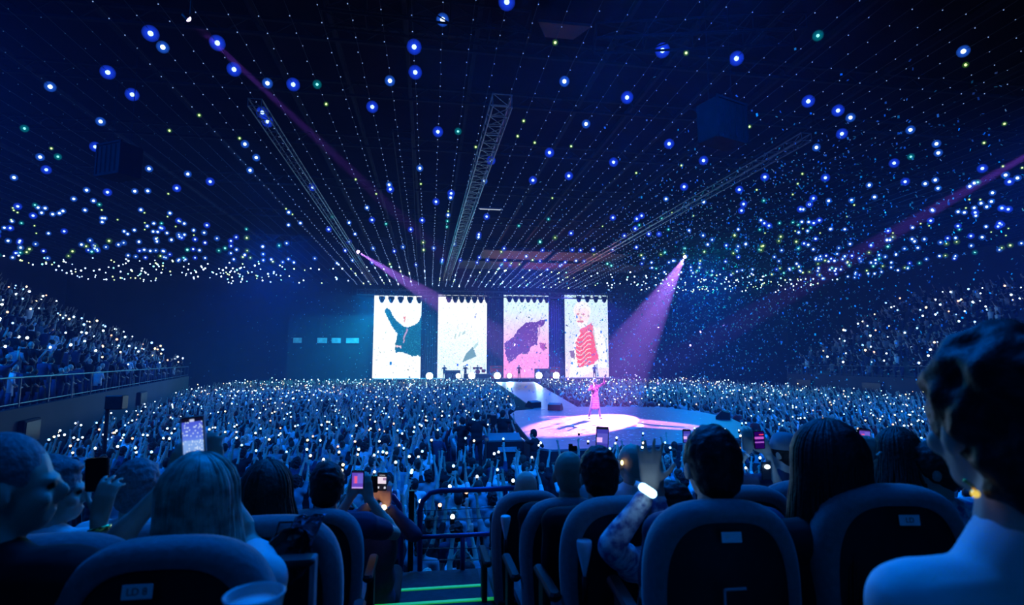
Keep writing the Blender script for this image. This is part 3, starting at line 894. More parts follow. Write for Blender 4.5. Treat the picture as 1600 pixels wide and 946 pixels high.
for i, (s, e, a_) in enumerate(SPOTS):
    px, py, D = proj(s)
    if i < 3:
        lab = ('purple follow spot at the head of the beam above the raised arm screen', 'purple follow spot at the head of the beam over the confetti', 'purple follow spot high overhead near the top of the ceiling')[i]
        t = thing('follow_spot', lab, 'spotlight', s)
        d = (AIM - s).normalized()
        q = d.to_track_quat('-Z', 'Y').to_matrix()
        s0 = .55 if i < 2 else .3
        MB().lathe([(0, .5 * s0), (.2 * s0, .5 * s0), (.24 * s0, .1 * s0), (.3 * s0, -.1 * s0)], (0, 0, 0), 14, rot=q).build('barrel', M['black_metal'], t, True).location = -d * .25 * s0
        MB().ell(-d * 0.12 * s0, (.24 * s0, .24 * s0, .04), rot=q, n=14).build('lens', M['spot_lens'], t, True)
        MB().tube([(0, 0, .25 * s0), (0, 0, ZC - s.z)], .03, 6).build('hanger', M['steel'], t)
# ------------------------------------------------------------ figures
X3, Y3, Z3 = Vector((1, 0, 0)), Vector((0, 1, 0)), Vector((0, 0, 1))

def hand(mb, wrist, fdir, palm_n, side, curl=0.3, s=1.0, spread=0.12, thumb=0.5):
    """palm, four unequal bent fingers and a thumb; fdir: wrist to fingertips, palm_n: out of the palm, side: +1 thumb towards fdir x palm_n"""
    x = Vector(fdir).normalized()
    z = Vector(palm_n); z = (z - x * z.dot(x)).normalized()
    y = x.cross(z) * side
    w_ = Vector(wrist)
    P = lambda a, b, c: w_ + (x * a + y * b + z * c) * s
    for b in (-.028, -.010, .010, .027):
        mb.cap(P(.005, b * .6, 0), .016 * s, P(.085, b, 0), .0125 * s, 8)
    mb.cap(P(.012, .012, .004), .018 * s, P(.05, .034, .008), .014 * s, 8)
    for b, L, k in ((.029, .074, 0), (.010, .084, 1), (-.010, .078, 2), (-.028, .060, 3)):
        c = curl * (1 + .12 * k)
        a0 = 0.0
        p = P(.086, b, 0)
        yaw = spread * (b / .028)
        for seg, (f, r) in enumerate(((.45, .0092), (.30, .0085), (.25, .0078))):
            a0 += c * (0.7, 1.0, .8)[seg]
            d = (x * math.cos(a0) + z * math.sin(a0)) * math.cos(yaw) + y * math.sin(yaw)
            q = p + d * L * f * s
            mb.cap(p, r * s, q, (r - .0006) * s, 8)
            p = q
    p = P(.038, .040, .012)
    for f, r, an in ((.036, .0115, thumb), (.028, .0098, thumb * .55)):
        d = (x * math.cos(an + .35) + y * math.sin(an + .35) + z * .35 * min(1, curl + .3)).normalized()
        q = p + d * f * s
        mb.cap(p, r * s, q, (r - .001) * s, 8)
        p = q

def ik(S, T, l1, l2, hint):
    S, T = Vector(S), Vector(T)
    d = T - S
    L = min(d.length, (l1 + l2) * .995)
    d.normalize()
    T = S + d * L
    a = (l1 * l1 - l2 * l2 + L * L) / (2 * L)
    h = math.sqrt(max(0, l1 * l1 - a * a))
    q = Vector(hint); q = q - d * q.dot(d)
    q = q.normalized() if q.length > 1e-5 else d.orthogonal().normalized()
    return S + d * a + q * h, T

def strands(mb, R, c, n, length, spread, r0, seed, wave=.012, back=(-2.6, 2.6)):
    """locks of long hair from the parting over the skull and down"""
    rr = random.Random(seed)
    for i in range(n):
        ph = back[0] + (back[1] - back[0]) * (i + rr.random()) / n      # 0 = straight back
        L = length * rr.uniform(.8, 1.05)
        pts = []; rs = []
        k1 = rr.random() * 6
        lift = rr.uniform(0, .008)
        for j in range(13):
            t = j / 12
            if t < .42:
                th = t / .42 * 1.65
                p = Vector((math.sin(ph) * math.sin(th) * (.088 + lift), -math.cos(ph) * math.sin(th) * (.108 + lift), math.cos(th) * (.104 + lift)))
            else:
                u = (t - .42) / .58
                base = Vector((math.sin(ph) * .089, -math.cos(ph) * .109, -.01))
                p = base + Vector((math.sin(ph) * spread * u * (1 - .35 * u), -math.cos(ph) * spread * .5 * u, -L * u))
                p += Vector((math.sin(k1 + u * 5), math.cos(k1 * 2 + u * 4), 0)) * wave * u
            pts.append(c + R @ p); rs.append(r0 * (1 - .55 * t) + .001)
        mb.tube(pts, rs, 5)

def build_person(root, base, headtop, face=0.0, pose='sit', hair='short', hair_m='hair_dark', shirt_m='navy_cloth', skin_m='skin', trousers_m='black_cloth',
                 arms=(None, None), voxel=.010, lean=0.0, tilt=0.0, sleeves='short', width=1.0, seed=0, body_yaw=0.0, turn=None, legs=None, eyes=False, coat=False, hs=1.0, hair_len=.34, slope=.015):
    """all points local to root; headtop: crown of the head; base: z of the ground; face: yaw of the head in degrees (0 looks along +y)"""
    H = Vector(headtop)
    Rb = Matrix.Rotation(math.radians(body_yaw), 3, 'Z')
    Rh = Matrix.Rotation(math.radians(face), 3, 'Z') @ Matrix.Rotation(math.radians(tilt), 3, 'X')
    C = H - Rh @ Vector((0, 0, .112 * hs))
    skin, shirt, trs, hr = MB(), MB(), MB(), MB()
    h = lambda x, y, z: C + Rh @ (Vector((x, y, z)) * hs)
    def he(mb, x, y, z, r, g=0.0, n=12):
        mb.ell(h(x, y, z), tuple((k + g) * hs for k in (r if isinstance(r, tuple) else (r,) * 3)), Rh, n=n, m=9)
    he(skin, 0, -.012, 0, (.078, .096, .098), n=16)
    he(skin, 0, .028, -.05, (.062, .066, .088))
    he(skin, 0, .05, -.10, (.042, .042, .034))
    he(skin, 0, .098, -.045, (.013, .022, .026)); he(skin, 0, .080, -.012, (.05, .02, .014)); he(skin, 0, .088, -.088, (.022, .010, .010))
    for s in (-1, 1):
        he(skin, s * .08, -.004, -.035, (.011, .02, .033))
        he(skin, s * .045, .07, -.055, (.02, .02, .022))
    nb = H + Vector((0, 0, -.285 * hs)) + Rb @ Vector((0, -.02 - lean * .1, 0))
    skin.cap(h(0, -.03, -.08), .054 * hs, nb, .062 * hs, 12)
    W = .185 * width
    sh = nb + Vector((0, 0, -.035))
    Sl, Sr = sh + Rb @ Vector((-W, 0, -slope)), sh + Rb @ Vector((W, 0, -slope))
    chest = sh + Rb @ Vector((0, -.01 - lean * .15, -.17)); belly = sh + Rb @ Vector((0, -lean * .3, -.36)); pel = sh + Rb @ Vector((0, -lean * .45, -.50))
    def torso(mb, g):
        mb.cap(Sl, .062 + g, Sr, .062 + g, 12)
        mb.cap(nb + Vector((0, 0, -.005)), .058 + g, Sl.lerp(Sr, .25), .05 + g, 10); mb.cap(nb + Vector((0, 0, -.005)), .058 + g, Sl.lerp(Sr, .75), .05 + g, 10)
        mb.ell(chest, (.168 * width + g, .112 + g, .185 + g), Rb, 16, 10)
        mb.ell(belly, (.150 * width + g, .112 + g, .17 + g), Rb, 16, 10)
        mb.ell(pel, (.165 * width + g, .118 + g, .12 + g), Rb, 16, 10)
    torso(skin, -.006); torso(shirt, .010)
    # legs
    if pose == 'sit':
        for s in (-1, 1):
            a = pel + Rb @ Vector((s * .09, .02, -.02)); k = a + Rb @ Vector((s * .03, .43, .03)); f = Vector((k.x, k.y + .03, base + .08))
            f = Vector((k.x, k.y, max(base + .085, k.z - .46)))
            toe = f + Rb @ Vector((0, .15, -.04))
            for mb, g in ((skin, -.012), (trs, .0)):
                mb.cap(a, .088 + g, k, .06 + g, 10); mb.cap(k, .058 + g, f, .042 + g, 10)
            skin.cap(f, .035, toe, .03, 8)
            trs.ell(pel, (.17 * width, .125, .125), Rb, 12, 8)
            sm = MB().cap(f + Vector((0, 0, -.035)), .048, toe + Vector((0, 0, -.012)), .038, 10)
            link('shoe', bake(sm, 'shoe', M['black_cloth'], .02, 1), root)
    else:
        lg = legs or ((-.12, .02), (.12, -.02))
        zl = pel.z - base
        for s, (fx, fy) in zip((-1, 1), lg):
            a = pel + Rb @ Vector((s * .085, 0, -.03)); f = Rb @ Vector((fx, fy, 0)) + Vector((pel.x, pel.y, base + .09))
            k = a.lerp(f, .5) + Rb @ Vector((0, .035, 0))
            toe = f + Rb @ Vector((s * .02, .16, -.05))
            for mb, g in ((skin, -.012), (trs, .004)):
                mb.cap(a, .088 + g, k, .058 + g, 10); mb.cap(k, .056 + g, f, .042 + g, 10)
            skin.cap(f, .035, toe, .028, 8)
            trs.ell(pel, (.165 * width, .122, .12), Rb, 12, 8)
            sm = MB().cap(f + Vector((0, 0, -.04)), .048, toe + Vector((0, 0, -.005)), .036, 10)
            link('shoe', bake(sm, 'shoe', M['black_cloth'], .02, 1), root)
    # arms: None = resting on the lap; else dict(w=wrist, f=finger dir, n=palm normal, hint, curl)
    for s, S, A in ((-1, Sl, arms[0]), (1, Sr, arms[1])):
        if A is None:
            A = dict(w=pel + Rb @ Vector((s * .10, .30, .08)), f=Rb @ Vector((-s * .3, 1, -.2)), n=Vector((0, 0, -1)), hint=Rb @ Vector((s * .6, -.3, -1)), curl=.5) if pose == 'sit' else \
                dict(w=pel + Rb @ Vector((s * .26, .06, -.06)), f=Vector((0, .1, -1)), n=Rb @ Vector((-s, 0, 0)), hint=Rb @ Vector((s * .3, -1, 0)), curl=.35)
        sc = A.get('s', 1.0)
        E, T = ik(S, A['w'], .29 * A.get('len', 1), .255 * A.get('len', 1), A.get('hint', (s, -.3, -1)))
        skin.cap(S, .050, E, .038, 10); skin.cap(E, .038, T, .025, 10)
        skin.cap(E.lerp(T, .25), .040, E.lerp(T, .4), .036, 10)
        th = 1 if (A.get('flip', 0) == 0) else -1
        hand(skin, T, A['f'], A['n'], (s * th), A.get('curl', .3), sc, A.get('spread', .12), A.get('thumb', .5))
        A['T'] = T; A['E'] = E
        end = E.lerp(T, .82) if sleeves == 'long' else S.lerp(E, .62)
        if sleeves == 'long':
            shirt.cap(S, .066, E, .052, 10); shirt.cap(E, .052, end, .038, 10)
        elif sleeves == 'short':
            shirt.cap(S, .066, end, .056, 10)
        if A.get('watch'):
            w0 = T.lerp(E, .10); ax = (T - E).normalized()
            q = ax.to_track_quat('Z', 'Y').to_matrix()
            MB().lathe([(.028, -.008), (.032, -.006), (.032, .006), (.028, .008)], w0, 16, rot=q).build('bracelet', M[A['watch']], root, True)
    if coat:
        for k in range(5):
            z0 = pel.z - .05 - k * .10
            shirt.ell(pel + Vector((0, -.01, -.06 - k * .1)), (.17 + .012 * k, .13 + .012 * k, .1), Rb, 14, 8)
    link('body', bake(skin, 'body', M[skin_m], voxel, 2), root)
    link('shirt' if not coat else 'coat', bake(shirt, 'shirt', M[shirt_m], max(voxel, .010), 3, .006, 9), root)
    link('trousers', bake(trs, 'trousers', M[trousers_m], max(voxel, .014), 2, .004, 10), root)
    # hair
    if hair in ('short', 'buzz', 'thin', 'cap'):
        g = {'short': .011, 'buzz': .004, 'thin': .002, 'cap': .010}[hair]
        he(hr, 0, -.018, .006 + g * .4, (.079, .092, .098), g, 18)
        he(hr, 0, -.052, -.035, (.070, .056, .075), g, 16)
        if hair == 'short':
            he(hr, 0, .035, .062, (.058, .05, .035), .0, 12)
            for s in (-1, 1): he(hr, s * .072, .012, -.005, (.012, .03, .04), .002)
        link('hair', bake(hr, 'hair', M[hair_m], max(voxel * .9, .008), 1, .006 if hair == 'short' else .001, 45), root)
    elif hair == 'long':
        he(hr, 0, -.02, .006, (.084, .100, .102), 0, 18)
        for s in (-1, 0, 1):
            hr.cap(h(s * .036, -.03, -.03), .052 * hs, h(s * .060, -.045, -hair_len * .85), .036 * hs, 10)
        base_me = bake(hr, 'hair', M[hair_m], .010, 3, .008, 18)
        o = link('hair', base_me, root)
        sm = MB(); strands(sm, Rh * hs, C, 170, hair_len, .055, .0075, seed, back=(-2.1, 2.1))
        sm.build('hair_strands', M[hair_m], root, True)
    elif hair == 'curly':
        he(hr, 0, -.02, .02, (.1, .112, .112), 0, 18); he(hr, 0, -.06, -.04, (.088, .07, .08), 0, 14); he(hr, 0, -.055, -.09, (.075, .05, .06), 0, 12); he(hr, 0, -.03, -.02, (.094, .06, .06), 0, 12)
        link('hair', bake(hr, 'hair', M[hair_m], .009, 0, .022, 26), root)
    elif hair == 'bun':
        he(hr, 0, -.02, .006, (.083, .100, .102), 0, 18); he(hr, 0, -.055, -.04, (.072, .06, .07)); he(hr, 0, -.10, .06, .045)
        link('hair', bake(hr, 'hair', M[hair_m], .009, 1, .006, 40), root)
    if hair == 'cap':
        mb = MB()
        mb.lathe([(.0, .125), (.04, .121), (.075, .098), (.094, .055), (.098, .01), (.092, .008)], (0, 0, 0), 20)
        V = [tuple(C + Rh @ ((Vector(v) + Vector((0, -.01, 0))) * hs)) for v in mb.v]
        pk = [(-.07, .06, .02), (-.05, .15, .012), (0, .175, .01), (.05, .15, .012), (.07, .06, .02)]
        b = MB().add(V, mb.f); n0 = [tuple(C + Rh @ (Vector(v) * hs)) for v in pk] + [tuple(C + Rh @ ((Vector(v) + Vector((0, 0, .006))) * hs)) for v in pk]
        b.add(n0, [(4, 3, 2, 1, 0), (5, 6, 7, 8, 9)] + [(k, k + 1, k + 6, k + 5) for k in range(4)])
        b.build('cap', M['grey_cloth'], root, True)
    if eyes:
        for s in (-1, 1):
            MB().ell(h(s * .031, .082, -.022), .0115 * hs, n=10).build('eye', M['hair_dark'], root, True)
    return dict(C=C, nb=nb, Sl=Sl, Sr=Sr, pel=pel, Rh=Rh)

def crowd_person(label, px, py, D, floor, cat='person', group=None, **kw):
    """foreground person: crown of the head seen at px,py at depth D"""
    top = pt(px, py, D)
    t = thing('person', label, cat, (top.x, top.y, floor), 0, group)
    for A in kw.get('arms', ()) or ():
        if A: A['w'] = Vector(A['w']) - Vector(t.location)
    info = build_person(t, 0.0, (0, 0, top.z - floor), **kw)
    t['_'] = 0; del t['_']
    return t, info

# ------------------------------------------------------------ phones and small things people hold
def mini_view(kind, W=18, H=34):
    v, u = np.mgrid[0:H, 0:W]; u = (u + .5) / W; v = (v + .5) / H
    img = np.zeros((H, W, 3)) + (0.02, 0.02, 0.12)
    if kind == 'arena':
        t = v[..., None]
        img = np.where(t < .5, np.array((.06, .08, .65)) + t * .3 * np.array((.3, .8, 1)), np.array((.25, .45, .95)) * (1.0 - .2 * t))
        img[rng.random((H, W)) < .16] = (.6, .75, 1)
        img[(v > .47) & (v < .53)] = (.12, .22, .8)
        img[v > .88] = (.6, .6, 1.0)
        img[((u - .5) ** 2 + (v - .87) ** 2 * 4) < .006] = (1, .35, .3)
        img[v < .1] = (.004, .004, .02)
        img[(v < .08) & (v > .03) & (abs(u - .5) < .13)] = (.6, .65, .9)
    elif kind == 'purple':
        img[:] = (.12, .06, .5)
        img[(v > .25) & (v < .7) & (u > .15) & (u < .5)] = (.5, .1, .5)
        img[(v > .3) & (v < .7) & (u > .3) & (u < .42)] = (.9, .1, .25)
        img[(v > .15) & (v < .7) & (u > .5)] = (.15, .12, .65)
        img[v > .9] = (.55, .35, .9); img[v < .1] = (.01, .01, .05)
    elif kind == 'white':
        img[:] = (.01, .01, .02)
        img[(v > .22) & (v < .62)] = (.85, .72, .85)
        img[(v > .25) & (v < .4) & (u > .6)] = (.35, .2, .4)
        img[(v > .08) & (v < .13) & (u > .15) & (u < .85)] = (.5, .5, .55)
        img[(v > .78) & (v < .9) & (abs(u - .5) > .25)] = (.7, .7, .8)
    elif kind == 'red':
        img[:] = (.02, .0, .10)
        img[(v > .14) & (v < .22) & (u > .5)] = (1, .05, .15); img[(v > .3) & (v < .44)] = (.55, .1, .6); img[(v > .6) & (v < .68)] = (.35, .1, .6)
    else:
        img[:] = (.05, .05, .45)
        img[(v > .5) & (v < .75) & (u < .5)] = (.8, .45, .9); img[(v > .3) & (v < .8)] += (.05, .05, .12)
        img[v < .08] = (.01, .01, .03)
    return img
def phone(px, py, D, roll, kind, lab, yaw=0.0, tilt=0.0, wd=.075, ht=.155):
    """phone held up, screen towards the people behind"""
    p = pt(px, py, D)
    t = thing('smartphone', lab, 'phone', p)
    t.rotation_euler = (math.radians(tilt), math.radians(roll), -YAW + yaw)
    MB().box((0, 0, 0), (wd, .009, ht), bev=.0035).build('case', M['phone_body'], t)
    fr = MB()
    for x in (-wd / 2, wd / 2): fr.box((x, 0, 0), (.003, .0075, ht - .006))
    for z in (-ht / 2, ht / 2): fr.box((0, 0, z), (wd - .006, .0075, .003))
    fr.build('frame', M['phone_edge'] if kind == 'arena' else M['phone_body'], t)
    if kind:
        link('screen', picture_mesh('screen', wd - .007, ht - .008, mini_view(kind), M['phone_picture']), t, (0, -.0056, -ht / 2 + .004))
    MB().box((-wd * .25, .006, ht * .38), (.025, .004, .03), bev=.0015).build('camera_bump', M['phone_body'], t)
    return t, p

# ------------------------------------------------------------ seats
def seat(px, top_py, D, floor, lab, yaw=0.0, width=.49, plate=None, holder=True, bracket=False, arm=(1, 1)):
    T = pt(px, top_py, D)
    h = T.z - floor
    t = thing('arena_seat', lab, 'seat', (T.x, T.y, floor), yaw, 'padded arena seats')
    def arch(ins, y, z0=.40):
        hw = width / 2 - ins; tz = h - ins; hg = .30 - ins * .5
        L = [(-hw * .92, z0)]
        for k in range(31):
            a = PI - PI * k / 30
            c, s = math.cos(a), max(0.0, math.sin(a))
            L.append((math.copysign(abs(c) ** .67, c) * hw, tz - hg + hg * s ** .67))
        L += [(hw * .92, z0)]
        return [(x, y + .55 * x * x + .10 * max(0, (.75 - z)) * .0, z) for x, z in L]
    prof = [(.05, .055), (.015, .052), (.002, .035), (0, .012), (.001, -.012), (.008, -.034), (.026, -.050), (.048, -.052), (.056, -.036)]
    V = []; n = len(arch(0, 0))
    for ins, y in prof: V += arch(ins, y)
    Fc = []
    for i in range(len(prof) - 1):
        for k in range(n - 1):
            Fc.append((i * n + k, i * n + k + 1, (i + 1) * n + k + 1, (i + 1) * n + k))
    Fc.append(tuple(range(n)))
    MB().add(V, Fc).build('back_cushion', M['seat_fabric'], t, True)
    V = arch(.050, -.030) + arch(.11, -.026) + arch(.20, -.040)
    Fc = []
    for i in range(2):
        for k in range(n - 1):
            Fc.append((i * n + k, i * n + k + 1, (i + 1) * n + k + 1, (i + 1) * n + k))
    Fc.append(tuple(range(2 * n, 3 * n)))
    Fc.append((n * 3 - 1, n * 2, 0, n - 1))
    sh = MB().add(V, Fc); sh.box((0, -.02 + .005, .40), (width * .85, .06, .05), bev=.01)
    sh.build('back_shell', M['seat_shell'], t, True)
    MB().box((0, .26, .43), (width * .9, .44, .10), bev=.03).build('seat_cushion', M['seat_fabric'], t)
    for s in (-1, 1):
        if arm[(s + 1) // 2]:
            a_ = MB().box((s * (width / 2 + .02), .20, .62), (.05, .34, .035), bev=.012).build('armrest', M['seat_shell'], t)
            MB().box((s * (width / 2 + .02), .24, .31), (.035, .10, .61), bev=.01).build('leg', M['black_metal'], t)
    if plate:
        p = MB().box((0, 0, 0), (.062, .003, .030), bev=.001).build('number_plate', M['plate'], t)
        p.location = (0 if plate is True else plate[1], -.058, h - .092)
        p.rotation_euler = (math.radians(-6), 0, 0)
        if plate is not True:
            fc = bpy.data.curves.new('plate_text', 'FONT'); fc.body = plate[0]; fc.size = .021; fc.align_x = 'CENTER'; fc.align_y = 'CENTER'; fc.extrude = .0004
            fo = bpy.data.objects.new('tmp', fc); COL.objects.link(fo)
            me = bpy.data.meshes.new_from_object(fo.evaluated_get(bpy.context.evaluated_depsgraph_get()))
            bpy.data.objects.remove(fo)
            me.materials.clear(); me.materials.append(M['ink'])
            o = link('plate_text', me, p); o.rotation_euler = (PI / 2, 0, 0); o.location = (0, -.0022, 0)
    if bracket:
        q = lambda x, z: (x, -.075, z)
        MB().tube([q(-.035, h - .235), q(-.035, h - .34), q(-.03, h - .62)], .0045, 6).tube([q(-.035, h - .235), q(.03, h - .232)], .0045, 6).build('pocket_frame', M['phone_edge'], t)
    return t

# ------------------------------------------------------------ the foreground
seat(262, 842, 1.25, 2.68, 'padded seat back with a white number plate in front of the long-haired blond woman', 0.0, plate=('LD 8', -.03))
seat(418, 808, 1.80, 2.53, 'padded seat back behind the black bag, in front of the dark-haired woman', 0.0, plate=('LD', -.03), arm=(0, 1))
seat(492, 797, 2.75, 2.37, 'seat back below the short-haired man holding up a phone', 0.0)
seat(70, 838, 1.35, 2.68, 'seat back in deep shade behind the old man in profile', 0.05)
seat(215, 822, 1.85, 2.53, 'low dim seat back below the man in the pale T-shirt', 0.0, arm=(0, 0))
seat(1128, 783, 1.70, 2.68, 'big padded seat back below the black-haired man with bare neck', -.10, plate=(True), bracket=True)
seat(1392, 758, 1.72, 2.68, 'padded seat back with a white plate beside the big black-haired head', -.16, plate=('LD', .01))
seat(968, 777, 2.25, 2.53, 'padded seat back below the dark-haired man, tall white cone at its side', .02)
seat(886, 779, 2.85, 2.37, 'padded seat back nearer the aisle, in front of the bald man in a dark jacket', .02)
seat(828, 768, 3.5, 2.2, 'lowest padded seat back at the aisle below the small bald head', .02)
seat(1165, 760, 2.35, 2.53, 'seat top peeping up behind the bare-necked man', -.05, arm=(0, 0))
seat(1262, 752, 2.45, 2.53, 'seat top beside the long straight dark hair', -.08, arm=(0, 0))

def P(px, py, D): return pt(px, py, D)
AWAY = Vector((math.sin(YAW), math.cos(YAW), 0))
R_ = RIGHT
# old man in profile at the far left
crowd_person('old man with cropped grey hair in dark jacket, seen in profile', 20, 672, 1.32, 2.68, face=-62, hair='buzz', hair_m='hair_grey', shirt_m='black_cloth', skin_m='skin', sleeves='long', voxel=.008, eyes=True, width=1.1, body_yaw=-10)
crowd_person('person in pale collar looking across behind the old man, filming with a phone', 88, 712, 1.95, 2.53, face=-70, hair='short', hair_m='hair_grey', shirt_m='white_cloth', skin_m='skin', voxel=.007, eyes=True, hs=.95,
             arms=(None, dict(w=P(154, 815, 1.75), f=Vector((.1, .1, 1)), n=AWAY, hint=(.3, -.2, -1), curl=.42, watch='gold', s=.92)))
ph, p_ = phone(152, 742, 1.86, -4, None, 'black phone back held up in the hand with a bracelet', wd=.076, ht=.11)
crowd_person('man with short fair hair in a pale blue T-shirt', 220, 717, 2.55, 2.53, face=-12, hair='short', hair_m='hair_grey', shirt_m='white_cloth', voxel=.009)
# blond woman filming
crowd_person('woman with long blond hair seen from behind, filming with a raised phone', 312, 708, 1.52, 2.68, face=-6, tilt=4, hair='long', hair_m='hair_blond', shirt_m='white_cloth', voxel=.007, seed=3, hs=1.02, hair_len=.40,
             arms=(dict(w=P(268, 752, 1.74), f=Vector((.28, .12, 1)), n=AWAY * 1.0 + R_ * .2, hint=(-.8, -.2, -1), curl=.38, s=.95), dict(w=P(338, 742, 1.78), f=Vector((-.25, 0, 1)), n=AWAY, hint=(.6, -.2, -1), curl=.5)))
phone(303, 686, 1.74, -7, 'arena', 'glowing blue phone screen showing the arena above the blond hair', wd=.073, ht=.140)
crowd_person('woman with thick dark wavy hair and dark jacket between two seats', 418, 720, 2.15, 2.53, face=8, hair='long', hair_m='hair_brown', shirt_m='black_cloth', voxel=.009, seed=5, sleeves='long', hair_len=.22, width=1.1)
crowd_person('short-haired man in a navy shirt holding a phone in both hands', 513, 722, 2.95, 2.37, face=0, hair='short', hair_m='hair_dark', shirt_m='navy_cloth', voxel=.008, width=1.12,
             arms=(dict(w=P(549, 775, 3.2), f=Vector((.25, .1, 1)), n=AWAY, hint=(-.3, -.1, -1), curl=.45), dict(w=P(576, 778, 3.2), f=Vector((-.25, .1, 1)), n=AWAY, hint=(.8, -.2, -1), curl=.45)))
phone(559, 750, 3.18, 0, 'purple', 'phone with a violet and red picture held by the short-haired man', wd=.072, ht=.105)
crowd_person('person in dark sleeves leaning in behind a phone, wristbands glowing orange', 588, 748, 3.75, 2.2, face=10, hair='short', hair_m='hair_brown', shirt_m='navy_cloth', voxel=.008, sleeves='long', hs=.9, width=.9,
             arms=(dict(w=P(580, 787, 3.5), f=Vector((.12, .1, 1)), n=AWAY, hint=(-1, -.1, -1), curl=.4), dict(w=P(604, 790, 3.5), f=Vector((-.05, .1, 1)), n=AWAY, hint=(1, -.2, -1), curl=.4)))
phone(597, 753, 3.46, 2, 'white', 'phone with a white and pink picture next to the violet one', wd=.060, ht=.11)
phone(583, 757, 3.44, -2, None, 'dark phone back beside the phone with the white picture', wd=.055, ht=.10)
for px, py, lab in ((577, 784, 'glowing orange wristband below the dark phone back'), (600, 793, 'glowing orange wristband nearer the railing')):
    t = thing('wristband', lab, 'wristband', P(px, py, 3.44))
    q = Matrix.Rotation(.5, 3, 'Y')
    MB().lathe([(.030, -.010), (.034, -.008), (.034, .008), (.030, .010)], (0, .03, 0), 16, rot=q).build('strap', M['white_plastic'], t, True)
    MB().ell((0, -.006, 0), (.016, .010, .016), n=12).build('light', glow('wristband_orange', (1.0, .62, .28), 8), t, True)
    lamp('POINT', 'wristband_glow', P(px, py, 3.40), None, .06, (1, .4, .12), shadow_soft_size=.01)
# right block
crowd_person('small bald head above the lowest seat by the railing', 821, 735, 3.85, 2.2, face=5, hair='thin', hair_m='skin', shirt_m='black_cloth', voxel=.01, hs=.96)
crowd_person('bald man in a dark jacket beside the dark-haired man', 888, 703, 2.98, 2.37, face=-8, hair='thin', hair_m='skin2', shirt_m='black_cloth', skin_m='skin2', voxel=.009, sleeves='long', width=1.15)
crowd_person('dark-haired man with thinning crown and bare neck above his seat', 934, 697, 2.55, 2.53, face=0, hair='short', hair_m='hair_dark', shirt_m='black_cloth', voxel=.008, width=1.1, sleeves='long')
crowd_person('bald person with gold glasses, a glint painted on the arm', 984, 692, 3.55, 2.37, face=12, hair='thin', hair_m='skin', shirt_m='white_cloth', voxel=.009, arms=(dict(w=P(940, 735, 3.55), f=Vector((.1, .1, 1)), n=AWAY, hint=(-.5, 0, -1), curl=.5), None))
phone(941, 684, 3.4, 3, 'stage', 'phone with a deep blue picture above the dark-haired man', wd=.076, ht=.13)
phone(895, 701, 3.3, 0, None, 'small dark phone above the bald man in a jacket', wd=.05, ht=.03)
g_ = thing('glasses', 'gold-rimmed glasses on the bald person by the raised hand', 'glasses', P(972, 722, 3.46))
MB().tube([(0, 0, 0), (-.004, .06, .004), (-.004, .12, .0)], .003, 6).build('temple', M['gold'], g_)
MB().ell((-.004, -.01, -.004), (.010, .008, .016), n=10).build('light_glint', glow('glasses_glint', (1.0, .85, .35), 3), g_, True)  # glint on the glasses painted as a small emissive blob
# person with raised hand and lit wristband
WR = P(1014, 778, 1.98)
crowd_person('person in pale patterned sleeves waving one hand with a lit wristband', 1046, 752, 2.30, 2.53, face=18, hair='short', hair_m='hair_dark', shirt_m='print_cloth', voxel=.0065, sleeves='long', hs=.92, width=1.05, body_yaw=8,
             arms=(dict(w=P(1016, 764, 2.02), f=Vector((.02, .03, 1)), n=AWAY + R_ * .3, hint=(-1.2, -.6, -.5), curl=.12, spread=.22, s=1.05), dict(w=P(1030, 768, 2.25), f=Vector((.1, .05, 1)), n=-R_, hint=(.5, 0, -1), curl=.25, s=.95)))
t = thing('light_wristband', 'dazzling white capsule-shaped wristband on the waving arm', 'wristband', P(1012, 767, 1.93))
q = Matrix.Rotation(-YAW, 3, 'Z') @ Matrix.Rotation(math.radians(33), 3, 'Y')
MB().cap(q @ Vector((-.020, 0, 0)), .0155, q @ Vector((.020, 0, 0)), .0155, 16).build('light', M['band'], t, True)
MB().lathe([(.030, -.012), (.035, -.010), (.035, .010), (.030, .012)], (0, .035, 0), 18, rot=Matrix.Rotation(.5, 3, 'Y')).build('strap', M['white_plastic'], t, True)
lamp('POINT', 'wristband_glow', P(1014, 764, 1.88), None, .12, (.05, .3, 1), shadow_soft_size=.02)
crowd_person('man with black hair and a bare neck edged in blue light', 1108, 665, 1.88, 2.68, face=-4, hair='short', hair_m='hair_dark', shirt_m='navy_cloth', voxel=.008, hs=1.03)
crowd_person('person with long straight dark hair covering both shoulders', 1292, 656, 1.88, 2.68, face=-8, hair='long', hair_m='hair_dark', shirt_m='black_cloth', voxel=.009, seed=9, hs=1.18, hair_len=.44, sleeves='long')
# cap wearer and raised hand with phone
crowd_person('person in a pale cap with dark hair beside the long-haired person', 1222, 678, 3.9, 2.2, face=30, hair='cap', hair_m='hair_dark', shirt_m='navy_cloth', voxel=.009,
             arms=(dict(w=P(1168, 705, 3.8), f=Vector((.1, .1, 1)), n=AWAY, hint=(-1, 0, -1), curl=.35, watch='white_plastic', s=1.1), dict(w=P(1200, 712, 3.8), f=Vector((-.3, .1, 1)), n=AWAY, hint=(.5, 0, -1), curl=.4)))
phone(1186, 688, 3.75, -2, 'red', 'phone with red and violet lines held beside the pale cap', wd=.07, ht=.12)
t = thing('phone_torch', 'round white torch light below the phone with red lines', 'torch', P(1199, 730, 3.72))
MB().ell((0, 0, 0), (.020, .012, .014), n=12).build('light', M['lens'], t, True); MB().box((0, .016, -.03), (.07, .009, .12), bev=.003).build('case', M['phone_body'], t)
lamp('POINT', 'torch_glow', P(1199, 730, 3.64), None, .5, (.1, .4, 1), shadow_soft_size=.01)
phone(1073, 682, 4.2, 0, 'stage', 'sliver of a bright phone beside the bare-necked man', wd=.06, ht=.10)
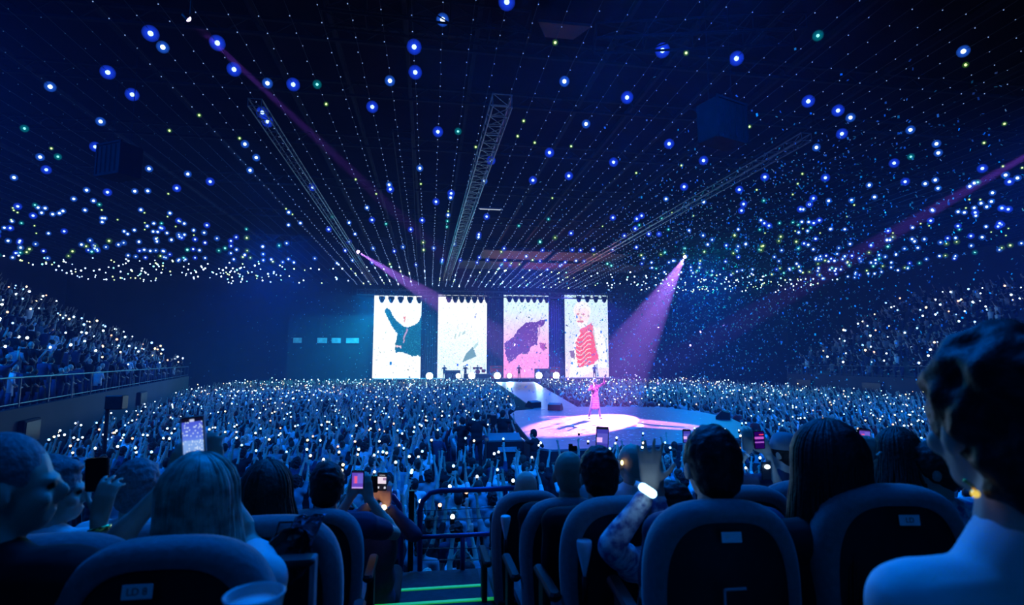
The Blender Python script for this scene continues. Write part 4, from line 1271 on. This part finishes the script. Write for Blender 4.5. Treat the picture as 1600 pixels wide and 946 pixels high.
# pair leaning together in patterned shirts
crowd_person('brown-haired person looking down beside a floral shirt', 1400, 668, 2.75, 2.53, face=-35, tilt=-8, hair='long', hair_m='hair_brown', shirt_m='grey_cloth', voxel=.009, seed=21, hair_len=.26, hs=1.05,
             arms=(dict(w=P(1352, 725, 2.6), f=Vector((.35, .05, 1)), n=AWAY, hint=(-.7, 0, -1), curl=.5), None))
crowd_person('person in a white floral shirt leaning towards the brown-haired person', 1452, 690, 2.62, 2.53, face=55, hair='short', hair_m='hair_brown', shirt_m='print_cloth', voxel=.009, eyes=True, hs=1.0, width=1.15)
crowd_person('person in a patterned white T-shirt behind the long straight hair', 1366, 706, 3.3, 2.37, face=5, hair='bun', hair_m='hair_brown', shirt_m='print_cloth', voxel=.009)
phone(1350, 684, 3.2, 5, 'purple', 'dim violet phone beside the brown-haired person', wd=.07, ht=.10)
# very near person at the right edge
big, inf = crowd_person('very near person with black hair and pale blue shirt filling the corner', 1556, 524, .92, 2.85, face=-12, hair='curly', hair_m='hair_dark', shirt_m='white_cloth', voxel=.008, hs=1.12, width=1.12, sleeves='short', slope=.06)
e = thing('earring', 'round gold earring with a painted glint at the neck of the near black-haired person', 'earring', P(1524, 772, .86))
MB().ell((0, 0, 0), .0062, n=12).build('bead', mat('gold_bead_glint', (.9, .7, .2), .2, metal=1, emit=(1, .7, .1), strength=.8), e, True)  # emission put into the gold bead to stand for its glint
MB().tube([(0, 0, .005), (-.004, .0, .012), (-.012, .0, .017), (-.018, .0, .022)], .0026, 6).build('hook', M['gold'], e, True)
# cup, white cones, bag, wrapper
t = thing('plastic_cup', 'translucent blue-white plastic cup rim at the bottom edge beside the plated seat', 'cup', P(396, 962, .90))
MB().lathe([(.030, -.09), (.046, .03), (.049, .034), (.046, .036), (.043, .03), (.028, -.088), (0, -.088)], n=28).build('cup', M['clear'], t, True)
MB().lathe([(.0, .018), (.042, .018), (.030, -.06), (.0, -.06)], n=24).build('drink', M['white_cloth'], t, True)
for px, py, D, h_, lab in ((913, 868, 2.15, .115, 'tall white plastic cone standing between seats below the dark-haired man'), (790, 822, 3.3, .115, 'smaller white plastic cone standing by the aisle seat')):
    t = thing('plastic_cone', lab, 'light stick', P(px, py, D))
    MB().lathe([(0, -h_ * .75), (.006, -h_ * .72), (.012, -h_ * .45), (.024, 0), (.030, h_ * .28), (.030, h_ * .46), (.027, h_ * .50), (0, h_ * .50)], n=20).build('shade', M['white_plastic'], t, True)
    MB().lathe([(0, -h_ * 1.5), (.011, -h_ * 1.5), (.011, -h_ * .7), (0, -h_ * .7)], n=12).build('handle', M['black_metal'], t, True)
t = thing('black_bag', 'round glossy black bag resting on the seat behind the plated seat', 'bag', P(452, 868, 1.66))
b_ = MB().ell((0, 0, 0), (.072, .05, .082)).ell((-.02, 0, -.03), (.06, .045, .07)).ell((.02, 0, .03), (.05, .04, .06))
link('pouch', bake(b_, 'pouch', M['bag'], .007, 2, .008, 22), t)
MB().tube([(-.05, 0, .04), (-.03, -.01, .10), (.03, -.01, .10), (.05, 0, .04)], .004, 6).build('strap', M['bag'], t, True)
t = thing('plastic_wrapper', 'crumpled iridescent wrapper hanging over the seat top above the black bag', 'wrapper', P(474, 830, 1.66))
V = []; Fc = []
for j in range(9):
    for i in range(9):
        x = (i - 4) * .011 + .01 * (j - 4) * .5; z = (j - 4) * .012
        V.append((x, .012 * mnoise.noise((i * .7, j * .7, 1)), z + .012 * mnoise.noise((i * .5, j * .6, 5))))
for j in range(8):
    for i in range(8):
        Fc.append((j * 9 + i, j * 9 + i + 1, (j + 1) * 9 + i + 1, (j + 1) * 9 + i))
o = MB().add(V, Fc).build('sheet', M['foil'], t, True)
sm_ = o.modifiers.new('s', 'SOLIDIFY'); sm_.thickness = .001
t = thing('drink_stand', 'pale edged arm stand beside the black bag', 'armrest post', P(489, 915, 1.55))
MB().box((0, 0, 0), (.014, .05, .16), bev=.004).build('post', M['grey_cloth'], t); MB().box((-.05, 0, .07), (.11, .06, .018), bev=.006).build('pad', M['seat_shell'], t)

# railings in front of the aisle
def railing(lab, pts_top, pts_mid, posts, wires, D=5.0):
    t = thing('aisle_railing', lab, 'railing', P(pts_top[-1][0], 890, D))
    L = Vector(t.location)
    c = lambda q: [P(x, y, D) - L for x, y in q]
    MB().tube(c(pts_top), .024, 10).build('top_rail', M['rail'], t, True)
    if pts_mid: MB().tube(c(pts_mid), .020, 10).build('mid_rail', M['rail'], t, True)
    for q in posts: MB().tube(c(q), .022, 8).build('post', M['rail'], t, True)
    for q in wires: MB().tube(c(q), .004, 5).build('wire', M['steel'], t, True)
    return t
railing('rounded violet steel railing across the aisle end', [(656, 892), (656, 800), (660, 784), (672, 771), (690, 767), (740, 766), (812, 763)], [(656, 840), (720, 837), (812, 832)], [[(790, 765), (790, 892)], [(723, 838), (723, 890)]],
        [[(656, 799), (800, 792)], [(656, 814), (800, 808)], [(656, 858), (800, 856)], [(660, 876), (800, 874)]], 5.0)
railing('rounded violet railing end beside the person with the white picture phone', [(560, 768), (600, 770), (614, 776), (624, 790), (627, 810), (627, 892)], [(560, 838), (627, 838)], [[(575, 770), (575, 890)]], [], 4.95)
t = thing('barrier_post', 'black square post standing between the two violet railings', 'post', P(641, 892, 4.9))
MB().box((0, 0, .35), (.05, .05, .70), bev=.006).build('post', M['black_metal'], t); MB().box((0, 0, .32), (.12, .04, .03)).build('bracket', M['black_metal'], t)
t = thing('speaker_pole', 'thin dark pole with a box on top rising from the crowd by the bank wall', 'pole', P(160, 742, 14))
t.location.z = 0; zt = P(160, 630, 14).z
MB().tube([(0, 0, 0), (0, 0, zt)], .05, 8).build('pole', M['black_metal'], t); MB().box((.2, 0, zt), (.42, .3, .36), bev=.02).build('box', M['black_metal'], t)

# performer
t = thing('person', 'performer with pale blond hair in a long pinkish coat singing on the round stage', 'person', STAR)
arms = (dict(w=(.42, -.04, 1.86), f=Vector((.3, 0, 1)), n=Vector((0, -1, 0)), hint=(1, 0, -.6), curl=.4, s=1.1), dict(w=(-.16, -.20, 1.44), f=Vector((.1, -.3, 1)), n=Vector((1, .3, 0)), hint=(-1, 0, -.6), curl=1.1, s=1.05))
info = build_person(t, 0, (-.05, 0, 1.80), face=165, pose='stand', hair='curly', hair_m='white_cloth', shirt_m='pink_coat', trousers_m='navy_cloth', skin_m='skin', arms=arms, voxel=.012, body_yaw=180, sleeves='long', legs=((-.22, .05), (.30, 0)), eyes=True, coat=True)
t = thing('microphone', 'handheld microphone held by the performer', 'microphone', STAR + Vector((-.12, -.23, 1.60)))
MB().cap((0, 0, .02), .027, (0, 0, .03), .027).build('head', M['steel'], t, True); MB().tube([(0, 0, 0), (-.03, .02, -.17)], [.02, .014], 10).build('handle', M['black_metal'], t, True)
# band and stage crew
band = ((694, 'guitarist', 'musician in dark clothes at the foot of the triangle screen nearest the dark drape'), (727, 'guitarist', 'musician standing left of the drum kit in dark clothes'), (811, 'guitarist', 'musician in dark clothes before the violet shape screen'), (929, 'guitarist', 'musician in grey standing under the man in the red vest'), (746, 'drummer', 'drummer behind the drum kit'))
for i, (px, nm, lab) in enumerate(band):
    p = at_y(px, 590, 72.0 if nm != 'drummer' else 73.9); p.z = ZS + (.0 if nm != 'drummer' else .0) + .012
    t = thing('person', lab, 'person', p)
    build_person(t, 0, (0, 0, 1.78), face=180, pose='stand', hair='short', hair_m='hair_dark', shirt_m=('navy_cloth', 'black_cloth', 'red_cloth', 'grey_cloth', 'black_cloth')[i], arms=(dict(w=(.3, -.22, 1.15), f=Vector((-1, 0, 0)), n=Vector((0, 1, 0)), hint=(1, 0, -1), curl=.8), dict(w=(-.3, -.22, 1.02), f=Vector((.5, -.3, .3)), n=Vector((0, 1, 0)), hint=(-1, 0, -1), curl=.8)), voxel=.03, body_yaw=180)
# camera platform in front of the round stage
c0 = P(775, 730, 16)
cp = thing('camera_platform', 'black riser for the camera crew at the near corner of the round stage', 'platform', (c0.x, c0.y, 0))
MB().box((-.2, .3, .5), (2.9, 1.8, 1.0), bev=.02).build('deck', M['drape'], cp)
ZP = 1.0
t = thing('control_desk', 'black flight-case desk with a pale tilted lid at the camera platform', 'desk', (c0.x + .25, c0.y + .1, ZP + .003))
MB().box((0, 0, .4), (1.1, .7, .8), bev=.03).build('case', M['black_metal'], t)
MB().box((0, -.05, .87), (.95, .45, .03), Matrix.Rotation(.35, 3, 'X')).build('lid', M['phone_edge'], t)
MB().box((.56, .0, .78), (.05, .65, .04), Matrix.Rotation(.5, 3, 'Y')).build('rim', M['phone_edge'], t)
MB().box((.05, -.37, .55), (.55, .02, .14), Matrix.Rotation(-.3, 3, 'X')).build('paper', M['grey_cloth'], t)
for i, (px, py, D, fc, lab, hm_) in enumerate(((745, 644, 16.2, 0, 'camera operator in black standing on the camera platform', 0), (722, 652, 16.6, 30, 'crew member in black at the outer edge of the camera platform', 0), (786, 641, 17.0, -30, 'crew member in black behind the pale tilted lid', 0), (833, 671, 15.5, 60, 'crew member in black crouching against the round stage', .0))):
    top = P(px, py, D)
    t = thing('person', lab, 'person', (top.x, top.y, ZP + .003))
    hh = top.z - ZP
    build_person(t, 0, (0, 0, max(1.1, hh)), face=fc, pose='stand' if hh > 1.3 else 'sit', hair='short', shirt_m='black_cloth', voxel=.02, sleeves='long', body_yaw=fc, width=1.1,
                 arms=(dict(w=(-.15, .4, hh - .38), f=Vector((.2, 1, 0)), n=Vector((0, 0, -1)), hint=(-1, 0, -1), curl=.6), dict(w=(.2, .4, hh - .36), f=Vector((-.2, 1, 0)), n=Vector((0, 0, -1)), hint=(1, 0, -1), curl=.6)))
t = thing('broadcast_camera', 'broadcast camera on a tripod beside the camera operator', 'camera', (P(770, 655, 16.6).x, P(770, 655, 16.6).y, ZP + .003))
zc = P(770, 655, 16.6).z - ZP
MB().box((0, 0, zc), (.2, .45, .26), bev=.02).build('camera_body', M['black_metal'], t)
MB().lathe([(.06, 0), (.08, .28), (.1, .3), (0, .3)], (0, .22, zc), 14, rot=Matrix.Rotation(-PI / 2, 3, 'X')).build('lens', M['black_metal'], t)
MB().box((-.14, -.2, zc + .1), (.12, .05, .1)).build('viewfinder', M['black_metal'], t)
for k in range(3):
    a_ = k * 2.09
    MB().tube([(0, 0, zc - .14), (.4 * math.cos(a_), .4 * math.sin(a_), 0.02)], .022, 6).build('leg', M['black_metal'], t)

# ------------------------------------------------------------ the crowd
POSES = [
    (dict(w=(-.12, .22, 1.98), f=Vector((0, .1, 1)), n=Y3, hint=(-1, 0, -1), curl=.3), None),
    (dict(w=(-.30, .15, 1.95), f=Vector((-.2, .1, 1)), n=Y3, hint=(-1, 0, -1), curl=.2), dict(w=(.30, .15, 1.98), f=Vector((.2, .1, 1)), n=Y3, hint=(1, 0, -1), curl=.2)),
    (None, dict(w=(.14, .26, 1.92), f=Vector((0, .1, 1)), n=Y3, hint=(1, 0, -1), curl=.3)),
    (dict(w=(-.06, .36, 1.55), f=Vector((.1, .2, 1)), n=Y3, hint=(-1, 0, -1), curl=.5), dict(w=(.06, .36, 1.55), f=Vector((-.1, .2, 1)), n=Y3, hint=(1, 0, -1), curl=.5)),
    (None, None),
]
POSE_W = ('left arm raised', 'both arms high', 'right arm raised', 'hands at face', 'arms down')
HOLD = [Vector((-.12, .27, 2.09)), Vector((.33, .2, 2.1)), Vector((.14, .32, 2.03)), Vector((0, .42, 1.66)), None]
HAIRS = [('short', 'hair_dark'), ('bun', 'hair_brown'), ('curly', 'hair_dark'), ('short', 'hair_brown'), ('bun', 'hair_blond')]
CL = [('white_cloth', 'white'), ('grey_cloth', 'grey'), ('navy_cloth', 'navy'), ('black_cloth', 'black'), ('teal_cloth', 'teal')]
proto = []
for i, ar in enumerate(POSES):
    r = thing('tmp', 'x', 'x')
    build_person(r, 0, (0, 0, 1.70), pose='stand', hair=HAIRS[i][0], hair_m=HAIRS[i][1], arms=tuple(dict(a) if a else None for a in ar), voxel=.022, sleeves='short', skin_m='skin' if i % 2 == 0 else 'skin2')
    if i == 0: pass
    flush()
    ch = [(c.name.split('.')[0], c.data) for c in r.children]
    for c in list(r.children): bpy.data.objects.remove(c)
    bpy.data.objects.remove(r)
    proto.append(ch)
shirtmesh = {}
for i, ch in enumerate(proto):
    sm0 = [d for n_, d in ch if n_ == 'shirt'][0]
    for c, _w in CL:
        d = sm0.copy(); d.materials.clear(); d.materials.append(M[c]); shirtmesh[i, c] = d
ph_case = MB().box((0, 0, 0), (.075, .01, .15), bev=.003).mesh('case', M['phone_body'])
lensmesh = {k: MB().ell((0, -.004, .035), .036, n=10, m=7).mesh('torch', M[k], True) for k in ('lens', 'lens_blue', 'lens_yellow', 'lens_orange')}

def free(x, y):
    """standing room: not on the stages, walkways or the camera platform"""
    if inside_edge(x, y, 0.9): return False
    if x < -10.0 - (y - 13) * .28 + .4: return False
    f = (y - W_[0][1]) / (W_[2][1] - W_[0][1])
    if -0.02 < f:
        xa = W_[0][0] + (W_[3][0] - W_[0][0]) * f; xb = W_[1][0] + (W_[2][0] - W_[1][0]) * f
        if min(xa, xb) - .7 < x < max(xa, xb) + .7: return False
    if abs(x - c0.x) < 2.1 and abs(y - c0.y - .2) < 1.9: return False
    return True
def inside_edge(x, y, m):
    cx = sum(p[0] for p in EDGE) / len(EDGE); cyy = sum(p[1] for p in EDGE) / len(EDGE)
    sx = 1 + m / 7.0
    X_ = cx + (x - cx) / sx; Y_ = cyy + (y - cyy) / sx
    c = False
    n = len(EDGE)
    for i in range(n):
        x1, y1 = EDGE[i]; x2, y2 = EDGE[(i + 1) % n]
        if (y1 > Y_) != (y2 > Y_) and X_ < (x2 - x1) * (Y_ - y1) / (y2 - y1) + x1: c = not c
    return c
def hidden_below(px):
    """photo row below which the near people and seats hide the floor"""
    for a, b, v in ((-50, 130, 720), (130, 240, 745), (240, 390, 715), (390, 480, 735), (480, 600, 770), (600, 800, 885), (800, 1000, 745), (1000, 1070, 760), (1070, 1150, 700), (1150, 1240, 740), (1240, 1350, 690), (1350, 1450, 700), (1450, 1800, 740)):
        if a <= px < b: return v
    return 700
spots = []
y = 6.6
while y < 69.5:
    dx = .62 if y < 30 else (.68 if y < 50 else .78)
    x = -21.2
    while x < 34.5:
        X_ = x + rnd.uniform(-.17, .17); Y_ = y + rnd.uniform(-.17, .17)
        px, py, D = proj((X_, Y_, 1.75))
        if -30 < px < 1790 and py < hidden_below(px) + 6 and free(X_, Y_) and rnd.random() < .93:
            if not (Y_ > 66 and rnd.random() < .4):
                spots.append((X_, Y_, D, px, py))
        x += dx
    y += dx * 1.04
spots.sort(key=lambda s: s[2])
print('CROWD', len(spots), 'nearest', spots[0][2], spots[299][2])
LENS_K = ('lens', 'lens', 'lens', 'lens', 'lens_blue', 'lens_blue', 'lens_yellow', 'lens_orange')
LENS_W = dict(lens='white', lens_blue='blue', lens_yellow='yellow', lens_orange='orange')
N_P = N_T = 0
far_person = []; far_torch = {k: [] for k in LENS_W}
for X_, Y_, D, px, py in spots:
    hgt = rnd.uniform(.90, 1.06)
    has_torch = rnd.random() < (.42 if D < 26 else .34)
    lk = rnd.choice(LENS_K)
    if N_P < 284 and px < 1440:
        N_P += 1
        i = rnd.choice((0, 0, 1, 1, 2, 2, 3, 4)); c, cwd = rnd.choice(CL)
        nm = {'short': 'short', 'bun': 'tied-up', 'curly': 'curly'}[HAIRS[i][0]]
        zn = 'behind the aisle railing' if 600 < px < 800 and py > 745 else ('between the seats and camera platform' if 480 < px < 800 else ('beside the speaker pole' if px <= 200 else ('past the blond woman' if px <= 480 else 'at the round stage')))
        t = thing('person', 'person in %s top, %s hair, %s, %s' % (cwd, nm, POSE_W[i], zn), 'person', (X_, Y_, .003), rnd.uniform(-.35, .2), '%s tops, %s hair, %s, %s' % (cwd, nm, POSE_W[i], zn))
        t.scale = (hgt,) * 3
        for n_, d in proto[i]:
            link(n_, shirtmesh[i, c] if n_ == 'shirt' else d, t)
        hp = HOLD[i]
        if hp is not None and (has_torch or rnd.random() < .3):
            pos = Matrix.Rotation(t.rotation_euler.z, 3, 'Z') @ (hp * hgt) + Vector((X_, Y_, 0))
            k_ = thing('phone', 'phone with small %s light held up %s' % (LENS_W[lk], zn), 'phone', pos, rnd.uniform(-.5, .5), '%s phone lights %s' % (LENS_W[lk], zn))
            link('case', ph_case, k_)
            link('torch', lensmesh[lk], k_, (0, -.004, 0)); N_T += 1
            k_.scale = (.8,) * 3
    else:
        far_person.append((X_, Y_, 0, hgt, 1))
        if has_torch:
            q = (X_ + rnd.uniform(-.2, .2), Y_ + .2, rnd.uniform(1.5, 2.15) * hgt)
            if N_T < 290 and D < 24 and px < 1440:
                N_T += 1
                k_ = thing('phone', 'phone with a small %s light held above the standing crowd farther out' % LENS_W[lk], 'phone', q, rnd.uniform(-.5, .5), '%s phone lights farther out' % LENS_W[lk])
                link('case', ph_case, k_); link('torch', lensmesh[lk], k_, (0, -.004, 0)); k_.scale = (.8,) * 3
            else:
                far_torch[lk].append(q + (.018 + .0006 * D,))
# people on the side banks
tier_p = []
def bank(side):
    A, B, N, z0 = BANKS[side]
    u = (B - A).normalized(); L = (B - A).length
    for k in range(NROW):
        z = z0 + k * RISE
        s = .4
        while s < L - .3:
            q = A + u * s + N * (k * ROWD + .42)
            gap = (s % 11.0 < 1.0) or (k == 8)
            px, py, D = proj((q.x, q.y, z + 1.2))
            if not gap and -40 < px < 1640 and D > 6 and rnd.random() < .86:
                tier_p.append((q.x, q.y, z, rnd.uniform(.86, 1.0), 1 if rnd.random() < .5 else 0))
                if rnd.random() < (.25 if side == 'left' else .30) * (1.3 if mnoise.noise((s * .2, k * .3, 2)) > 0 else .6):
                    lk = rnd.choice(LENS_K)
                    far_torch[lk].append((q.x - N.x * .3, q.y - N.y * .3, z + rnd.uniform(1.0, 1.9), .03 + .0011 * D))
            s += .62
bank('left')
bank('right')

# low-detail body made of tapering limbs, used only for the uncountable far crowd
def far_mesh(name, L, lab, cloth=(5, 5, 6, 6, 7, 8, 8, 9)):
    base = MB()
    def limb(a, ra, b, rb, mi, n=6): base.tube([a, Vector(a).lerp(Vector(b), .5), b], [ra, (ra + rb) / 2 * 1.08, rb], n, mi)
    poses = []
    for arms in range(4):
        base = MB()
        base.ell((0, 0, 1.58), (.085, .10, .12), n=8, m=6, mi=1)
        base.ell((0, .03, 1.545), (.068, .08, .085), n=6, m=5, mi=0)
        base.tube([(0, 0, 1.5), (0, 0, 1.38)], .055, 6, 0)
        base.tube([(0, 0, .75), (0, 0, 1.0), (0, 0, 1.25), (0, 0, 1.40), (0, 0, 1.44)], [.16, .15, .18, .19, .08], 8, 2)
        base.tube([(-.09, 0, .85), (-.1, 0, .03)], [.09, .06], 5, 3); base.tube([(.09, 0, .85), (.1, 0, .03)], [.09, .06], 5, 3)
        def arm(s, up):
            S = (s * .19, 0, 1.38)
            if up:
                E = (s * .30, .10, 1.62 - .1 * (arms == 3)); H_ = (s * .20, .22, 1.93 - .15 * (arms == 3)); Fg = (s * .19, .24, 2.05 - .15 * (arms == 3))
            else:
                E = (s * .27, .03, 1.10); H_ = (s * .20, .22, 1.0); Fg = (s * .17, .30, 1.0)
            base.tube([S, E], [.055, .042], 5, 2, ); base.tube([E, H_], [.042, .028], 5, 0); base.tube([H_, Fg], [.036, .022], 5, 0)
        arm(-1, arms in (1, 3)); arm(1, arms in (2, 3))
        poses.append((np.array(base.v), base.f, np.array(base.mi)))
    mats = [M['skin'], M['skin2'], M['hair_dark'], M['hair_brown'], M['hair_blond'], M['white_cloth'], M['grey_cloth'], M['navy_cloth'], M['black_cloth'], M['red_cloth']]
    VV = []; loops = []; counts = []; MI = []
    off = 0
    for x, y, z, h, up in L:
        k = rnd.choice((0, 1, 2, 3, 3, 1, 2)) if up else 0
        V, Fc, mi = poses[k]
        yaw = math.atan2(x - 8, max(8, 76 - y)) * .8 + rnd.uniform(-.3, .3)
        c_, s_ = math.cos(yaw), math.sin(yaw)
        W2 = np.empty_like(V); lx = rnd.uniform(-.08, .08)
        zz = V[:, 2] * h
        W2[:, 0] = (V[:, 0] * c_ - V[:, 1] * s_) + x + zz * lx; W2[:, 1] = V[:, 0] * s_ + V[:, 1] * c_ + y; W2[:, 2] = zz + z
        if not up:
            W2[:, 2] = np.maximum(W2[:, 2] - .35, z + .02)
        VV.append(W2)
        lut = np.array([rnd.choice((0, 0, 1)), rnd.choice((2, 2, 3, 3, 4)), rnd.choice(cloth), 7])
        MI.append(lut[mi])
        if k not in cache:
            cache[k] = (np.concatenate([np.array(f) for f in Fc]), np.array([len(f) for f in Fc]))
        fl, fcnt = cache[k]
        loops.append(fl + off); counts.append(fcnt)
        off += len(V)
    VV = np.concatenate(VV); loops = np.concatenate(loops); counts = np.concatenate(counts); MI = np.concatenate(MI)
    me = bpy.data.meshes.new(name)
    me.vertices.add(len(VV)); me.vertices.foreach_set('co', VV.reshape(-1))
    me.loops.add(len(loops)); me.loops.foreach_set('vertex_index', loops.astype(np.int32))
    me.polygons.add(len(counts))
    st_ = np.concatenate([[0], np.cumsum(counts)[:-1]])
    me.polygons.foreach_set('loop_start', st_.astype(np.int32))
    for m in mats: me.materials.append(m)
    me.polygons.foreach_set('material_index', MI.astype(np.int32))
    me.polygons.foreach_set('use_smooth', np.ones(len(counts), bool))
    me.update(calc_edges=True); me.validate()
    o = link(name, me)
    return tag(o, lab, 'crowd', kind='stuff')
cache = {}
far_mesh('standing_crowd', far_person, 'dense standing crowd filling the arena floor up to the stages')
far_mesh('seated_crowd', tier_p, 'crowd in the stepped seating banks along both sides', (5, 6, 7, 7, 7, 8, 8, 8, 8))
mb = MB(); mats = []
for j, k in enumerate(far_torch):
    mats.append(M[k])
    L = far_torch[k]
    if L:
        v, f = copies([q[:3] for q in L], BV, bulb_f, [q[3] * rnd.uniform(.6, 1.15) for q in L])
        mb.add(v, f, j)
tag(mb.build('phone_lights', mats), 'countless phone lights held up by the far crowd', 'phone lights', kind='stuff')

# ------------------------------------------------------------ confetti
blobs = [(P(1190, 330, 34), (5.5, 8, 5.0), 2600), (P(1060, 430, 44), (6, 9, 4.5), 1500), (P(790, 500, 62), (13, 6, 5.5), 2000), (P(930, 600, 26), (3.5, 4, 2.2), 500), (P(1180, 500, 46), (5, 9, 5), 1300), (P(1260, 220, 26), (3.5, 4, 2.5), 500)]
fl = []
for c_, sg, n in blobs:
    for _ in range(int(n * 1.5)):
        q = Vector((rnd.gauss(c_.x, sg[0]), rnd.gauss(c_.y, sg[1]), rnd.gauss(c_.z, sg[2])))
        if q.z < 2.2 or q.z > 14.3 or q.y > 75.5 or q.y < 14: continue
        fl.append(q)
for _ in range(420):   # settled on the round stage
    q = gp(rnd.gauss(950, 70), rnd.uniform(640, 690), ZB + .012)
    if inside_edge(q.x, q.y, -.6): fl.append(q)
fl.sort(key=lambda q: (q - EYE).length)
conf = {k: MB().quad((-.5, -.5, 0), (.5, -.5, .12), (.5, .5, 0), (-.5, .5, .12)).mesh('flake', M[k]) for k in ('conf_blue', 'conf_green', 'conf_white')}
CK = ('conf_blue', 'conf_blue', 'conf_green', 'conf_green', 'conf_white')
CWD = dict(conf_blue='blue', conf_green='green', conf_white='white')
i0 = 0; V = {k: [] for k in conf}
for q in fl:
    k = rnd.choice(CK)
    px, py, D = proj(q)
    fly = q.z > ZB + .1
    R3 = Matrix.Rotation(rnd.uniform(0, 6.3), 3, 'Z') @ (Matrix.Rotation(rnd.uniform(0, 3.1), 3, 'X') if fly else Matrix.Identity(3))
    s_ = (rnd.uniform(.05, .07), rnd.uniform(.07, .11), .05)
    if fly and i0 < 260 and 0 < px < 1600:
        i0 += 1
        o = link('confetti_flake', conf[k], None, q)
        o.rotation_euler = R3.to_euler(); o.scale = s_
        where = 'over the seating bank' if px > 1290 else ('in the middle of the confetti cloud' if px > 1080 else 'near the round stage')
        hh = 'high under the ceiling' if py < 350 else 'above the crowd'
        tag(o, 'tiny %s confetti flake %s, %s' % (CWD[k], where, hh), 'confetti', '%s confetti %s %s' % (CWD[k], where, hh))
    else:
        for a_, b_ in ((-.5, -.5), (.5, -.5), (.5, .5), (-.5, .5)):
            V[k].append(q + R3 @ Vector((a_ * s_[0], b_ * s_[1], 0 if a_ * b_ < 0 else .004)))
mb = MB()
for j, k in enumerate(V):
    n = len(V[k]) // 4
    mb.add(V[k], [(4 * i, 4 * i + 1, 4 * i + 2, 4 * i + 3) for i in range(n)], j)
tag(mb.build('confetti_cloud', [M[k] for k in V]), 'cloud of small confetti drifting over the stage and the crowd', 'confetti', kind='stuff')

flush()
bpy.data.scenes.remove(BAKE)
